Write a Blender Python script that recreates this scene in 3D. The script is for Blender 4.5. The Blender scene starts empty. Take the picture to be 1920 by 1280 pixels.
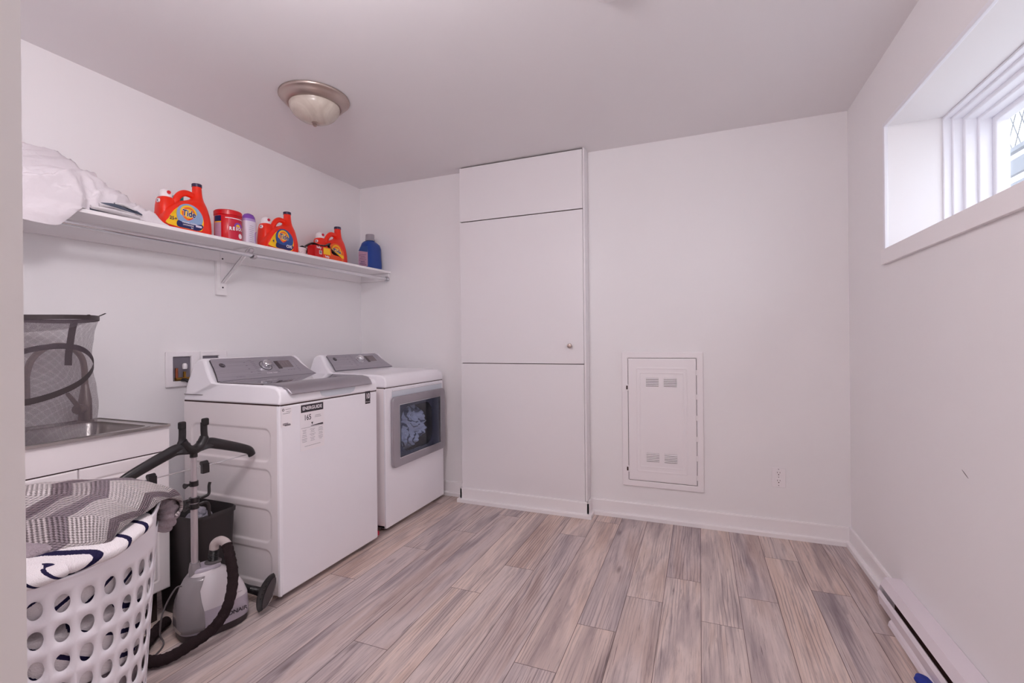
import bpy, bmesh, math, random
from mathutils import Vector, Matrix, noise
random.seed(7)
SC = bpy.context.scene
COL = SC.collection
PI = math.pi

# ------------------------------------------------------------------ camera
FPX, YAW, PITCH, ROLL = 878.22, 21.8066, -0.0224, -0.564
cam_d = bpy.data.cameras.new('camera')
cam = bpy.data.objects.new('camera', cam_d); COL.objects.link(cam)
cam_d.sensor_fit = 'HORIZONTAL'; cam_d.sensor_width = 36.0
cam_d.lens = FPX * 36.0 / 1920.0
cam_d.clip_start = 0.02
_a, _b, _c = map(math.radians, (YAW, PITCH, ROLL))
_f = Vector((-math.sin(_a) * math.cos(_b), math.cos(_a) * math.cos(_b), math.sin(_b)))
_r = _f.cross(Vector((0, 0, 1))).normalized(); _u = _r.cross(_f)
_r2 = _r * math.cos(_c) + _u * math.sin(_c); _u2 = -_r * math.sin(_c) + _u * math.cos(_c)
_m = Matrix((( _r2.x, _u2.x, -_f.x, 2.5783), (_r2.y, _u2.y, -_f.y, -3.1151), (_r2.z, _u2.z, -_f.z, 1.1548), (0, 0, 0, 1)))
cam.matrix_world = _m
SC.camera = cam

# ------------------------------------------------------------------ world, daylight and colour management
W = bpy.data.worlds.new('sky'); SC.world = W; W.use_nodes = True
WN = W.node_tree; bg = WN.nodes['Background']
bg.inputs[0].default_value = (0.90, 0.96, 1.06, 1); bg.inputs[1].default_value = 3.0
SC.view_settings.view_transform = 'Standard'; SC.view_settings.look = 'None'
SC.view_settings.gamma = 1.0; SC.view_settings.use_curve_mapping = False
SC.view_settings.exposure = 0.16
SC.cycles.use_denoising = True
SC.cycles.max_bounces = 14; SC.cycles.diffuse_bounces = 9; SC.cycles.glossy_bounces = 5
SC.cycles.transparent_max_bounces = 16; SC.cycles.transmission_bounces = 8
SC.cycles.sample_clamp_indirect = 8.0

WX, HC = 3.353, 2.417                     # right wall, ceiling height
GX = 3.74                                 # window glass plane

def area(name, loc, rot, sx, sy, power, color, portal=False):
    l = bpy.data.lights.new(name, 'AREA'); l.shape = 'RECTANGLE'; l.size = sx; l.size_y = sy
    l.energy = power; l.color = color
    o = bpy.data.objects.new(name, l); COL.objects.link(o); o.location = loc; o.rotation_euler = rot
    if portal: l.cycles.is_portal = True
    return o
area('window_portal', (GX + 0.03, -1.59, 1.82), (0, PI / 2, 0), 0.62, 2.1, 1, (1, 1, 1), portal=True)

# ------------------------------------------------------------------ materials
def lin(c):
    return tuple(((v / 255) / 12.92 if v / 255 <= 0.04045 else ((v / 255 + 0.055) / 1.055) ** 2.4) for v in c)
def rgba(c): return lin(c) + (1,)
def mat(name, c, rough=0.5, metal=0.0, spec=0.5, bump=None, vary=0.0, vscale=3.0, coat=0.0, emit=None, trans=0.0, sss=0.0, alpha=1.0):
    m = bpy.data.materials.new(name); m.use_nodes = True
    nt = m.node_tree; p = nt.nodes['Principled BSDF']
    p.inputs['Base Color'].default_value = rgba(c); p.inputs['Roughness'].default_value = rough
    p.inputs['Metallic'].default_value = metal; p.inputs['Specular IOR Level'].default_value = spec
    p.inputs['Coat Weight'].default_value = coat
    p.inputs['Transmission Weight'].default_value = trans
    p.inputs['Alpha'].default_value = alpha
    if sss:
        p.inputs['Subsurface Weight'].default_value = sss; p.inputs['Subsurface Radius'].default_value = (.02, .02, .02)
    tc = nt.nodes.new('ShaderNodeTexCoord')
    if bump:
        n = nt.nodes.new('ShaderNodeTexNoise'); n.inputs['Scale'].default_value = bump[0]; n.inputs['Detail'].default_value = 4
        b = nt.nodes.new('ShaderNodeBump'); b.inputs['Strength'].default_value = bump[1]; b.inputs['Distance'].default_value = bump[2] if len(bump) > 2 else 0.002
        nt.links.new(tc.outputs['Object'], n.inputs['Vector']); nt.links.new(n.outputs['Fac'], b.inputs['Height'])
        nt.links.new(b.outputs['Normal'], p.inputs['Normal'])
    n2 = nt.nodes.new('ShaderNodeTexNoise'); n2.inputs['Scale'].default_value = vscale; n2.inputs['Detail'].default_value = 3
    r2 = nt.nodes.new('ShaderNodeMapRange'); r2.inputs['To Min'].default_value = 1 - max(vary, .01); r2.inputs['To Max'].default_value = 1 + max(vary, .01)
    mx = nt.nodes.new('ShaderNodeVectorMath'); mx.operation = 'SCALE'; mx.inputs[0].default_value = lin(c)
    nt.links.new(tc.outputs['Object'], n2.inputs['Vector']); nt.links.new(n2.outputs['Fac'], r2.inputs['Value'])
    nt.links.new(r2.outputs['Result'], mx.inputs['Scale']); nt.links.new(mx.outputs['Vector'], p.inputs['Base Color'])
    if emit:
        p.inputs['Emission Color'].default_value = rgba(emit[0]); p.inputs['Emission Strength'].default_value = emit[1]
    return m

M = {}
M['wall'] = mat('wall_paint', (239, 237, 238), 0.62, spec=0.25, bump=(160, .08, .0015), vary=.008)
M['ceiling'] = mat('ceiling_paint', (234, 232, 233), 0.75, spec=0.15, bump=(120, .08, .0015))
M['trim'] = mat('trim_paint', (242, 239, 240), 0.38, spec=0.35, vary=.01)
M['closet'] = mat('melamine_white', (236, 233, 235), 0.42, spec=0.35)
M['gap'] = mat('dark_gap', (62, 40, 40), 0.8)
M['enamel'] = mat('white_enamel', (244, 242, 247), 0.22, spec=0.5, coat=.3)
M['enamel_side'] = mat('white_side_steel', (242, 236, 237), 0.38, spec=0.4)
M['plastic_white'] = mat('white_plastic', (242, 238, 240), 0.35)
M['cabinet'] = mat('cabinet_white', (244, 238, 239), 0.4, spec=.35)
M['silver'] = mat('brushed_silver', (176, 172, 178), 0.32, metal=.85, vary=.03, vscale=20)
M['console'] = mat('console_grey', (160, 157, 166), 0.3, metal=.55, vary=.02, vscale=15)
M['chrome'] = mat('chrome', (225, 225, 228), 0.12, metal=1.0)
M['steel'] = mat('sink_steel', (186, 180, 178), 0.28, metal=.95, vary=.03)
M['nickel'] = mat('brushed_nickel', (184, 168, 160), 0.34, metal=.95, vary=.03)
M['nickel_dark'] = mat('faucet_nickel', (150, 138, 132), 0.3, metal=.95)
M['black'] = mat('black_plastic', (34, 30, 32), 0.32, spec=.5)
M['black_matte'] = mat('black_matte', (26, 22, 23), 0.65)
M['bin'] = mat('bin_plastic', (40, 34, 35), 0.45, bump=(300, .15, .001))
M['text_dark'] = mat('print_dark', (52, 44, 52), 0.6)
M['text_grey'] = mat('print_grey', (118, 112, 122), 0.6)
M['text_white'] = mat('print_white', (238, 234, 238), 0.5)
M['paper'] = mat('label_paper', (240, 235, 238), 0.6)
M['orange'] = mat('detergent_orange', (238, 42, 12), 0.33, spec=.5, sss=.06)
M['yellow'] = mat('label_yellow', (250, 196, 20), 0.45)
M['ring_orange'] = mat('label_orange', (240, 110, 24), 0.45)
M['navy'] = mat('label_navy', (26, 32, 92), 0.45)
M['navy_cap'] = mat('navy_cap', (48, 34, 72), 0.4)
M['sky_label'] = mat('label_sky', (142, 170, 206), 0.45, vary=.12, vscale=18)
M['deep_label'] = mat('label_deep', (40, 80, 150), 0.45, vary=.25, vscale=40)
M['teal'] = mat('teal_plastic', (30, 178, 178), 0.4)
M['red'] = mat('red_plastic', (206, 10, 24), 0.28, spec=.55)
M['crimson'] = mat('label_crimson', (196, 18, 54), 0.4)
M['violet'] = mat('violet_cap', (132, 74, 178), 0.35)
M['lilac'] = mat('lilac_collar', (176, 150, 206), 0.4)
M['pale'] = mat('pale_bottle', (222, 214, 228), 0.3, sss=.1)
M['blue'] = mat('blue_bottle', (14, 62, 146), 0.32, spec=.5)
M['cap_grey'] = mat('grey_cap', (158, 154, 162), 0.35)
M['pink_label'] = mat('label_pink', (196, 160, 186), 0.45, vary=.1, vscale=30)
M['box_red'] = mat('carton_red', (196, 16, 22), 0.45)
M['box_orange'] = mat('carton_orange', (230, 74, 22), 0.45)
M['bag_black'] = mat('bag_black', (18, 14, 16), 0.3, bump=(40, .8, .01))
M['copper'] = mat('copper_pipe', (176, 104, 76), 0.3, metal=.9)
M['brass'] = mat('brass', (170, 128, 60), 0.3, metal=.95)
M['sheet'] = mat('white_sheet', (226, 220, 224), 0.85, spec=.1, bump=(60, .35, .004), vary=.02)
M['terry'] = mat('terry_grey', (150, 148, 158), 0.95, spec=.05, bump=(220, 1, .004), vary=.2, vscale=60)
M['frame_white'] = mat('window_vinyl', (240, 240, 246), 0.35)
M['heater'] = mat('heater_enamel', (232, 224, 230), 0.35)
M['heater_dark'] = mat('heater_element', (66, 40, 38), 0.6)
M['fence'] = mat('fence_boards', (118, 122, 130), 0.7, vary=.06)
M['wire'] = mat('fence_wire', (92, 96, 102), 0.6)
M['ground'] = mat('outside_concrete', (196, 194, 190), 0.9, vary=.06)
M['hall'] = mat('hall_paint', (238, 234, 230), 0.7, spec=.2)
M['cord'] = mat('grey_cord', (96, 90, 92), 0.5)
M['hose'] = mat('fabric_hose', (48, 38, 40), 0.92, spec=.1, bump=(240, .8, .003), vary=.1, vscale=30)
M['hose_cuff'] = mat('hose_cuff', (196, 184, 182), 0.4)
M['tank'] = mat('smoked_tank', (196, 190, 194), 0.14, trans=.55, coat=.3)
M['steamer'] = mat('steamer_white', (214, 208, 212), 0.22, coat=.4)
M['steamer_grey'] = mat('steamer_grey', (176, 168, 180), 0.28, coat=.2)
M['baseblack'] = mat('base_brown_black', (58, 48, 50), 0.5)
M['pole'] = mat('pole_aluminium', (200, 192, 196), 0.3, metal=.6)
M['display'] = mat('display_dark', (78, 66, 70), 0.15)
M['display2'] = mat('display_mid', (126, 114, 118), 0.2)
M['doorglass_dark'] = mat('door_navy_glass', (34, 42, 62), 0.08, coat=.5)
M['drum'] = mat('drum_steel', (70, 70, 74), 0.4, metal=.6)
M['basket'] = mat('basket_plastic', (240, 237, 243), 0.4, sss=.08)
M['blanket_plain'] = mat('crochet_grey', (158, 146, 152), 0.95, spec=.05, bump=(160, 1, .005), vary=.15, vscale=80)
M['brown_dark'] = mat('cabinet_leg_dark', (44, 32, 28), 0.35)
M['red_item'] = mat('red_foam', (206, 22, 62), 0.5)
M['blue_item'] = mat('blue_fabric', (30, 52, 150), 0.8, vary=.2, vscale=80)
M['pocket'] = mat('pocket_grey', (206, 212, 220), 0.35)

def thin_glass(name, tint=(1, 1, 1), refl=0.06, rough=0.0):
    m = bpy.data.materials.new(name); m.use_nodes = True; nt = m.node_tree; nt.nodes.clear()
    o = nt.nodes.new('ShaderNodeOutputMaterial'); t = nt.nodes.new('ShaderNodeBsdfTransparent'); g = nt.nodes.new('ShaderNodeBsdfGlossy')
    x = nt.nodes.new('ShaderNodeMixShader'); lw = nt.nodes.new('ShaderNodeLayerWeight'); lw.inputs['Blend'].default_value = .5
    pw5 = nt.nodes.new('ShaderNodeMath'); pw5.operation = 'POWER'; pw5.inputs[1].default_value = 4.0; nt.links.new(lw.outputs['Facing'], pw5.inputs[0])
    fr = nt.nodes.new('ShaderNodeMath'); fr.operation = 'MULTIPLY_ADD'; fr.inputs[1].default_value = .8; fr.inputs[2].default_value = refl * .5; nt.links.new(pw5.outputs[0], fr.inputs[0])
    t.inputs[0].default_value = (*tint, 1); g.inputs['Roughness'].default_value = rough
    nt.links.new(fr.outputs[0], x.inputs[0]); nt.links.new(t.outputs[0], x.inputs[1]); nt.links.new(g.outputs[0], x.inputs[2])
    nt.links.new(x.outputs[0], o.inputs[0]); return m
M['glass'] = thin_glass('window_glass')
M['door_glass'] = thin_glass('dryer_glass', (.80, .84, .92))
M['cup'] = thin_glass('clear_cup', (.93, .92, .93))
def lid_glass():
    m = mat('lid_glass', (108, 102, 108), 0.06, spec=.9, coat=1.0); return m
M['lidglass'] = lid_glass()

def node_mat(name, build):
    m = bpy.data.materials.new(name); m.use_nodes = True; nt = m.node_tree; build(nt, nt.nodes['Principled BSDF']); return m
def N(nt, t, **kw):
    n = nt.nodes.new(t)
    for k, v in kw.items():
        if k in n.inputs: n.inputs[k].default_value = v
        else: setattr(n, k, v)
    return n
def ramp(nt, fac, stops, interp='LINEAR'):
    r = nt.nodes.new('ShaderNodeValToRGB'); r.color_ramp.interpolation = interp
    e = r.color_ramp.elements
    while len(e) < len(stops): e.new(0.5)
    for i, (p, c) in enumerate(stops): e[i].position = p; e[i].color = rgba(c)
    nt.links.new(fac, r.inputs[0]); return r.outputs['Color']
def mathn(nt, op, a, b=None):
    n = nt.nodes.new('ShaderNodeMath'); n.operation = op
    for i, v in enumerate((a, b)):
        if v is None: continue
        if isinstance(v, (int, float)): n.inputs[i].default_value = v
        else: nt.links.new(v, n.inputs[i])
    return n.outputs[0]
def mixc(nt, fac, a, b, mode='MIX'):
    n = nt.nodes.new('ShaderNodeMix'); n.data_type = 'RGBA'; n.blend_type = mode
    for s, v in ((n.inputs[0], fac), (n.inputs[6], a), (n.inputs[7], b)):
        if isinstance(v, (int, float)): s.default_value = v
        elif isinstance(v, tuple): s.default_value = v if len(v) == 4 else rgba(v)
        else: nt.links.new(v, s)
    return n.outputs[2]

def floor_nodes(nt, p):
    uv = N(nt, 'ShaderNodeUVMap', uv_map='plank'); at = N(nt, 'ShaderNodeVertexColor', layer_name='rnd')
    su = nt.nodes.new('ShaderNodeSeparateXYZ'); nt.links.new(uv.outputs[0], su.inputs[0])
    sr = nt.nodes.new('ShaderNodeSeparateColor'); nt.links.new(at.outputs['Color'], sr.inputs[0])
    off = nt.nodes.new('ShaderNodeCombineXYZ')
    nt.links.new(mathn(nt, 'MULTIPLY', sr.outputs[0], 37.0), off.inputs[0]); nt.links.new(mathn(nt, 'MULTIPLY', sr.outputs[1], 53.0), off.inputs[1])
    def coords(sx, sy):
        c = nt.nodes.new('ShaderNodeCombineXYZ')
        nt.links.new(mathn(nt, 'MULTIPLY', su.outputs[0], sx), c.inputs[0]); nt.links.new(mathn(nt, 'MULTIPLY', su.outputs[1], sy), c.inputs[1])
        a = nt.nodes.new('ShaderNodeVectorMath'); a.operation = 'ADD'; nt.links.new(c.outputs[0], a.inputs[0]); nt.links.new(off.outputs[0], a.inputs[1])
        return a.outputs[0]
    def noi(sx, sy, det=4, rough=.55, dist=0.0):
        n = N(nt, 'ShaderNodeTexNoise', Scale=1.0, Detail=det, Roughness=rough, Distortion=dist); nt.links.new(coords(sx, sy), n.inputs['Vector']); return n.outputs['Fac']
    broad = noi(9, 1.0, 3, .5, .6)
    tone = ramp(nt, broad, [(0.28, (164, 152, 154)), (0.40, (200, 188, 186)), (0.50, (230, 217, 211)), (0.60, (222, 205, 196)), (0.74, (192, 171, 162))])
    tint = ramp(nt, sr.outputs[2], [(0.0, (222, 218, 222)), (0.25, (244, 240, 238)), (0.6, (248, 240, 234)), (1.0, (236, 224, 218))])
    col = mixc(nt, .8, tone, tint, 'MULTIPLY')
    def rng(v, a, b):
        m = N(nt, 'ShaderNodeMapRange'); m.inputs['From Min'].default_value = a; m.inputs['From Max'].default_value = b; nt.links.new(v, m.inputs['Value']); return m.outputs[0]
    # long smoky grey streaks
    col = mixc(nt, mathn(nt, 'MULTIPLY', rng(noi(20, 1.2, 6, .62, 1.6), .50, .70), .58), col, (124, 111, 117))
    # brown heartwood patches
    col = mixc(nt, mathn(nt, 'MULTIPLY', rng(noi(11, 1.6, 3, .5, .9), .56, .72), .32), col, (162, 134, 124))
    # whitewashed grain
    col = mixc(nt, mathn(nt, 'MULTIPLY', rng(noi(80, 2.6, 5, .68, .6), .52, .70), .34), col, (226, 212, 206))
    # fine dark pores and longer cracks
    fg = noi(230, 5, 5, .75, .9)
    col = mixc(nt, mathn(nt, 'MULTIPLY', rng(fg, .54, .68), .55), col, (112, 96, 98))
    col = mixc(nt, mathn(nt, 'MULTIPLY', rng(noi(46, 1.1, 4, .6, 2.2), .63, .70), .7), col, (84, 70, 74))
    # cathedral figure in patches
    wv = N(nt, 'ShaderNodeTexWave', Scale=1.0, Distortion=11.0, Detail=3.0); wv.inputs['Detail Scale'].default_value = .7
    nt.links.new(coords(22, 1.9), wv.inputs['Vector'])
    col = mixc(nt, mathn(nt, 'MULTIPLY', mathn(nt, 'MULTIPLY', rng(wv.outputs['Fac'], .72, 1.0), rng(noi(5, .8, 2), .47, .60)), .5), col, (98, 84, 90))
    # sparse knots
    vo = N(nt, 'ShaderNodeTexVoronoi', Scale=1.0); nt.links.new(coords(6.4, 1.9), vo.inputs['Vector'])
    kn = mathn(nt, 'ADD', vo.outputs['Distance'], mathn(nt, 'MULTIPLY', fg, .05))
    col = mixc(nt, mathn(nt, 'MULTIPLY', rng(kn, .13, .05), .6), col, (84, 66, 66))
    # joints
    e = nt.nodes.new('ShaderNodeUVMap'); e.uv_map = 'edge'; se = nt.nodes.new('ShaderNodeSeparateXYZ'); nt.links.new(e.outputs[0], se.inputs[0])
    d = mathn(nt, 'MINIMUM', se.outputs[0], se.outputs[1])
    jf = N(nt, 'ShaderNodeMapRange'); jf.inputs['From Min'].default_value = .0018; jf.inputs['From Max'].default_value = .0008; nt.links.new(d, jf.inputs['Value'])
    col = mixc(nt, mathn(nt, 'MULTIPLY', jf.outputs[0], .8), col, (70, 50, 48))
    nt.links.new(col, p.inputs['Base Color'])
    p.inputs['Roughness'].default_value = .5; p.inputs['Specular IOR Level'].default_value = .3
    b = N(nt, 'ShaderNodeBump', Strength=.25, Distance=.001); nt.links.new(fg, b.inputs['Height']); nt.links.new(b.outputs[0], p.inputs['Normal'])
M['floor'] = node_mat('laminate_planks', floor_nodes)

def chevron_nodes(nt, p):
    uv = N(nt, 'ShaderNodeUVMap', uv_map='UVMap'); s = nt.nodes.new('ShaderNodeSeparateXYZ'); nt.links.new(uv.outputs[0], s.inputs[0])
    tri = mathn(nt, 'PINGPONG', s.outputs[1], .070)
    d = mathn(nt, 'ADD', s.outputs[0], mathn(nt, 'MULTIPLY', tri, -.74))
    ph = mathn(nt, 'FRACT', mathn(nt, 'MULTIPLY', d, 4.2))
    col = ramp(nt, ph, [(0.0, (236, 226, 226)), (.18, (238, 228, 228)), (.20, (158, 142, 148)), (.36, (150, 134, 142)), (.38, (206, 194, 196)), (.54, (210, 198, 200)), (.56, (170, 156, 162)), (.72, (164, 150, 158)), (.74, (238, 228, 228)), (1.0, (236, 226, 226))])
    rows = mathn(nt, 'SINE', mathn(nt, 'MULTIPLY', d, 2 * PI * 95))
    rr = N(nt, 'ShaderNodeMapRange'); rr.inputs['From Min'].default_value = -1; rr.inputs['To Min'].default_value = .82; nt.links.new(rows, rr.inputs['Value'])
    st = mathn(nt, 'SINE', mathn(nt, 'MULTIPLY', s.outputs[1], 2 * PI * 150))
    hole = mathn(nt, 'MULTIPLY', mathn(nt, 'LESS_THAN', rows, -.45), mathn(nt, 'GREATER_THAN', st, .45))
    v = nt.nodes.new('ShaderNodeVectorMath'); v.operation = 'SCALE'; nt.links.new(col, v.inputs[0]); nt.links.new(rr.outputs[0], v.inputs['Scale'])
    c2 = mixc(nt, mathn(nt, 'MULTIPLY', hole, .5), v.outputs[0], (70, 58, 64))
    nt.links.new(c2, p.inputs['Base Color']); p.inputs['Roughness'].default_value = .95; p.inputs['Specular IOR Level'].default_value = .05
    b = N(nt, 'ShaderNodeBump', Strength=.9, Distance=.004); nt.links.new(mathn(nt, 'ADD', rows, mathn(nt, 'MULTIPLY', st, .5)), b.inputs['Height']); nt.links.new(b.outputs[0], p.inputs['Normal'])
M['chevron'] = node_mat('crochet_chevron', chevron_nodes)

def stripe_nodes(base, dark, freq, width):
    def f(nt, p):
        uv = N(nt, 'ShaderNodeUVMap', uv_map='UVMap'); s = nt.nodes.new('ShaderNodeSeparateXYZ'); nt.links.new(uv.outputs[0], s.inputs[0])
        n = N(nt, 'ShaderNodeTexNoise', Scale=420.0, Detail=2.0); nt.links.new(uv.outputs[0], n.inputs['Vector'])
        n3 = N(nt, 'ShaderNodeTexNoise', Scale=6.0, Detail=2.0); nt.links.new(uv.outputs[0], n3.inputs['Vector'])
        d = mathn(nt, 'ADD', mathn(nt, 'ADD', s.outputs[1], mathn(nt, 'MULTIPLY', n.outputs['Fac'], .004)), mathn(nt, 'MULTIPLY', n3.outputs['Fac'], .012))
        ph = mathn(nt, 'FRACT', mathn(nt, 'MULTIPLY', d, freq)); k = mathn(nt, 'LESS_THAN', ph, width)
        c = mixc(nt, k, base, dark); nt.links.new(c, p.inputs['Base Color'])
        p.inputs['Roughness'].default_value = .95; p.inputs['Specular IOR Level'].default_value = .05
        b = N(nt, 'ShaderNodeBump', Strength=.8, Distance=.003); nt.links.new(n.outputs['Fac'], b.inputs['Height']); nt.links.new(b.outputs[0], p.inputs['Normal'])
    return f
M['navy_stripe'] = node_mat('towel_navy_stripe', stripe_nodes((232, 226, 228), (40, 36, 66), 19, .2))
M['plaid'] = node_mat('laundry_plaid', stripe_nodes((238, 238, 244), (120, 120, 134), 9, .26))
M['greystripe'] = node_mat('cloth_grey_stripe', stripe_nodes((226, 222, 224), (92, 98, 112), 13, .3))

def mesh_nodes(scale_u, scale_v, thr, colr):
    def f(nt, p):
        out = nt.nodes['Material Output']
        uv = N(nt, 'ShaderNodeUVMap', uv_map='UVMap'); s = nt.nodes.new('ShaderNodeSeparateXYZ'); nt.links.new(uv.outputs[0], s.inputs[0])
        a = mathn(nt, 'ADD', s.outputs[0], s.outputs[1]); b = mathn(nt, 'SUBTRACT', s.outputs[0], s.outputs[1])
        fa = mathn(nt, 'LESS_THAN', mathn(nt, 'FRACT', mathn(nt, 'MULTIPLY', a, scale_u)), thr); fb = mathn(nt, 'LESS_THAN', mathn(nt, 'FRACT', mathn(nt, 'MULTIPLY', b, scale_v)), thr)
        k = mathn(nt, 'MAXIMUM', fa, fb)
        t = nt.nodes.new('ShaderNodeBsdfTransparent'); x = nt.nodes.new('ShaderNodeMixShader')
        p.inputs['Base Color'].default_value = rgba(colr); p.inputs['Roughness'].default_value = .6
        nt.links.new(k, x.inputs[0]); nt.links.new(t.outputs[0], x.inputs[1]); nt.links.new(p.outputs[0], x.inputs[2]); nt.links.new(x.outputs[0], out.inputs[0])
    return f
M['netting'] = node_mat('hamper_netting', mesh_nodes(250, 250, .17, (112, 100, 108)))

def alabaster(nt, p):
    tc = nt.nodes.new('ShaderNodeTexCoord'); n = N(nt, 'ShaderNodeTexNoise', Scale=9.0, Detail=4.0, Distortion=1.6); nt.links.new(tc.outputs['Object'], n.inputs['Vector'])
    nt.links.new(ramp(nt, n.outputs['Fac'], [(.3, (188, 176, 164)), (.7, (214, 206, 194))]), p.inputs['Base Color'])
    p.inputs['Roughness'].default_value = .25; p.inputs['Subsurface Weight'].default_value = .3; p.inputs['Subsurface Radius'].default_value = (.03, .03, .03)
M['alabaster'] = node_mat('alabaster_glass', alabaster)

def scuff_wall(nt, p):      # right wall paint with one small black scuff
    tc = nt.nodes.new('ShaderNodeTexCoord'); p.inputs['Roughness'].default_value = .62; p.inputs['Specular IOR Level'].default_value = .25
    mp = N(nt, 'ShaderNodeMapping', vector_type='POINT'); nt.links.new(tc.outputs['Object'], mp.inputs['Vector'])
    mp.inputs['Location'].default_value = (0, 1.213, -0.722)
    s = nt.nodes.new('ShaderNodeSeparateXYZ'); nt.links.new(mp.outputs[0], s.inputs[0])
    y = s.outputs[1]; z = mathn(nt, 'ADD', s.outputs[2], mathn(nt, 'MULTIPLY', y, -.45))
    d = mathn(nt, 'ADD', mathn(nt, 'POWER', mathn(nt, 'DIVIDE', mathn(nt, 'ABSOLUTE', y), .02), 2), mathn(nt, 'POWER', mathn(nt, 'DIVIDE', mathn(nt, 'ABSOLUTE', z), .0022), 2))
    nt.links.new(mixc(nt, mathn(nt, 'LESS_THAN', d, 1.0), (239, 237, 238), (120, 110, 116)), p.inputs['Base Color'])
M['wall_right'] = node_mat('wall_paint_scuffed', scuff_wall)

def brushed(nt, p):
    tc = nt.nodes.new('ShaderNodeTexCoord'); mp = N(nt, 'ShaderNodeMapping'); mp.inputs['Scale'].default_value = (300, 4, 300); nt.links.new(tc.outputs['Object'], mp.inputs['Vector'])
    n = N(nt, 'ShaderNodeTexNoise', Scale=1.0, Detail=3.0); nt.links.new(mp.outputs[0], n.inputs['Vector'])
    nt.links.new(ramp(nt, n.outputs['Fac'], [(.3, (158, 154, 162)), (.7, (176, 172, 180))]), p.inputs['Base Color'])
    p.inputs['Metallic'].default_value = .35; p.inputs['Roughness'].default_value = .33
M['console'] = node_mat('console_brushed', brushed)

# ------------------------------------------------------------------ object helpers
ORG = {}
def thing(name, label, cat, loc=(0, 0, 0), group=None, rotz=0):
    o = bpy.data.objects.new(name, None); COL.objects.link(o); o.location = loc; o.rotation_euler = (0, 0, rotz)
    o.empty_display_size = .05
    o['label'] = label; o['category'] = cat
    if group: o['group'] = group
    ORG[o.name] = Vector(loc); return o
def tag(o, label, cat, group=None):
    o['label'] = label; o['category'] = cat
    if group: o['group'] = group
    return o
def root_of(o):
    while o.parent: o = o.parent
    return o
def put(name, bm, m, parent=None, label=None, bevel=0, segs=3, smooth=True, local=False, sharp=40, kind=None, loc=None, mods=None):
    """one mesh object; verts are world coordinates unless local (then in the root's own frame)"""
    me = bpy.data.meshes.new(name)
    if isinstance(bm, bmesh.types.BMesh):
        bmesh.ops.recalc_face_normals(bm, faces=bm.faces) if bm.faces and not getattr(put, 'keep', False) else None
        bm.to_mesh(me); bm.free()
    else:
        me = bm; me.name = name
    org = Vector((0, 0, 0))
    if parent is not None and not local:
        org = ORG.get(root_of(parent).name, root_of(parent).location)
    if parent is None and loc is not None: org = Vector(loc)
    if org.length: me.transform(Matrix.Translation(-org))
    ms = m if isinstance(m, (list, tuple)) else [m]
    for k in ms: me.materials.append(M[k] if isinstance(k, str) else k)
    for f in me.polygons: f.use_smooth = smooth
    if smooth and not bevel: me.set_sharp_from_angle(angle=math.radians(sharp))
    o = bpy.data.objects.new(name, me); COL.objects.link(o)
    if parent is not None: o.parent = parent
    elif loc is not None: o.location = loc; ORG[o.name] = Vector(loc)
    if bevel:
        b = o.modifiers.new('bevel', 'BEVEL'); b.width = bevel; b.segments = segs; b.limit_method = 'ANGLE'; b.angle_limit = math.radians(40); b.harden_normals = True
    if label: o['label'] = label
    if kind: o['kind'] = kind
    return o
def merge_into(o, bm, m):
    """surface print: add the faces to an existing world-built mesh as one more material"""
    me = o.data; me.materials.append(M[m]); k = len(me.materials) - 1; org = ORG.get(root_of(o).name, Vector())
    b2 = bmesh.new(); b2.from_mesh(me); mp = {}
    for v in bm.verts: mp[v] = b2.verts.new(v.co - org)
    for f in bm.faces:
        nf = b2.faces.new([mp[v] for v in f.verts]); nf.material_index = k
    b2.to_mesh(me); b2.free(); bm.free()
def struct(name, bm, m, parent=None, **kw):
    return put(name, bm, m, parent, kind='structure' if parent is None else None, **kw)
def box(bm, x0, y0, z0, x1, y1, z1, mi=0):
    v = [bm.verts.new(p) for p in ((x0, y0, z0), (x1, y0, z0), (x1, y1, z0), (x0, y1, z0), (x0, y0, z1), (x1, y0, z1), (x1, y1, z1), (x0, y1, z1))]
    for q in ((0, 3, 2, 1), (4, 5, 6, 7), (0, 1, 5, 4), (1, 2, 6, 5), (2, 3, 7, 6), (3, 0, 4, 7)):
        f = bm.faces.new([v[i] for i in q]); f.material_index = mi
    return v
def B(*a, **k):
    bm = bmesh.new()
    for q in a: box(bm, *q)
    return bm
def prism(bm, pts, axis, a, b, fa=None, mi=0):
    """extrude a closed 2D outline along axis ('x': pts=(y,z); 'y': (x,z); 'z': (x,y)); fa(pt,end)->offset along axis"""
    def mk(p, t):
        return {'x': (t, p[0], p[1]), 'y': (p[0], t, p[1]), 'z': (p[0], p[1], t)}[axis]
    A = [bm.verts.new(mk(p, a + (fa(p, 0) if fa else 0))) for p in pts]; Bv = [bm.verts.new(mk(p, b + (fa(p, 1) if fa else 0))) for p in pts]
    n = len(pts); fs = [bm.faces.new(A[::-1]), bm.faces.new(Bv)]
    for i in range(n): fs.append(bm.faces.new((A[i], A[(i + 1) % n], Bv[(i + 1) % n], Bv[i])))
    for f in fs: f.material_index = mi
    return bm
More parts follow.
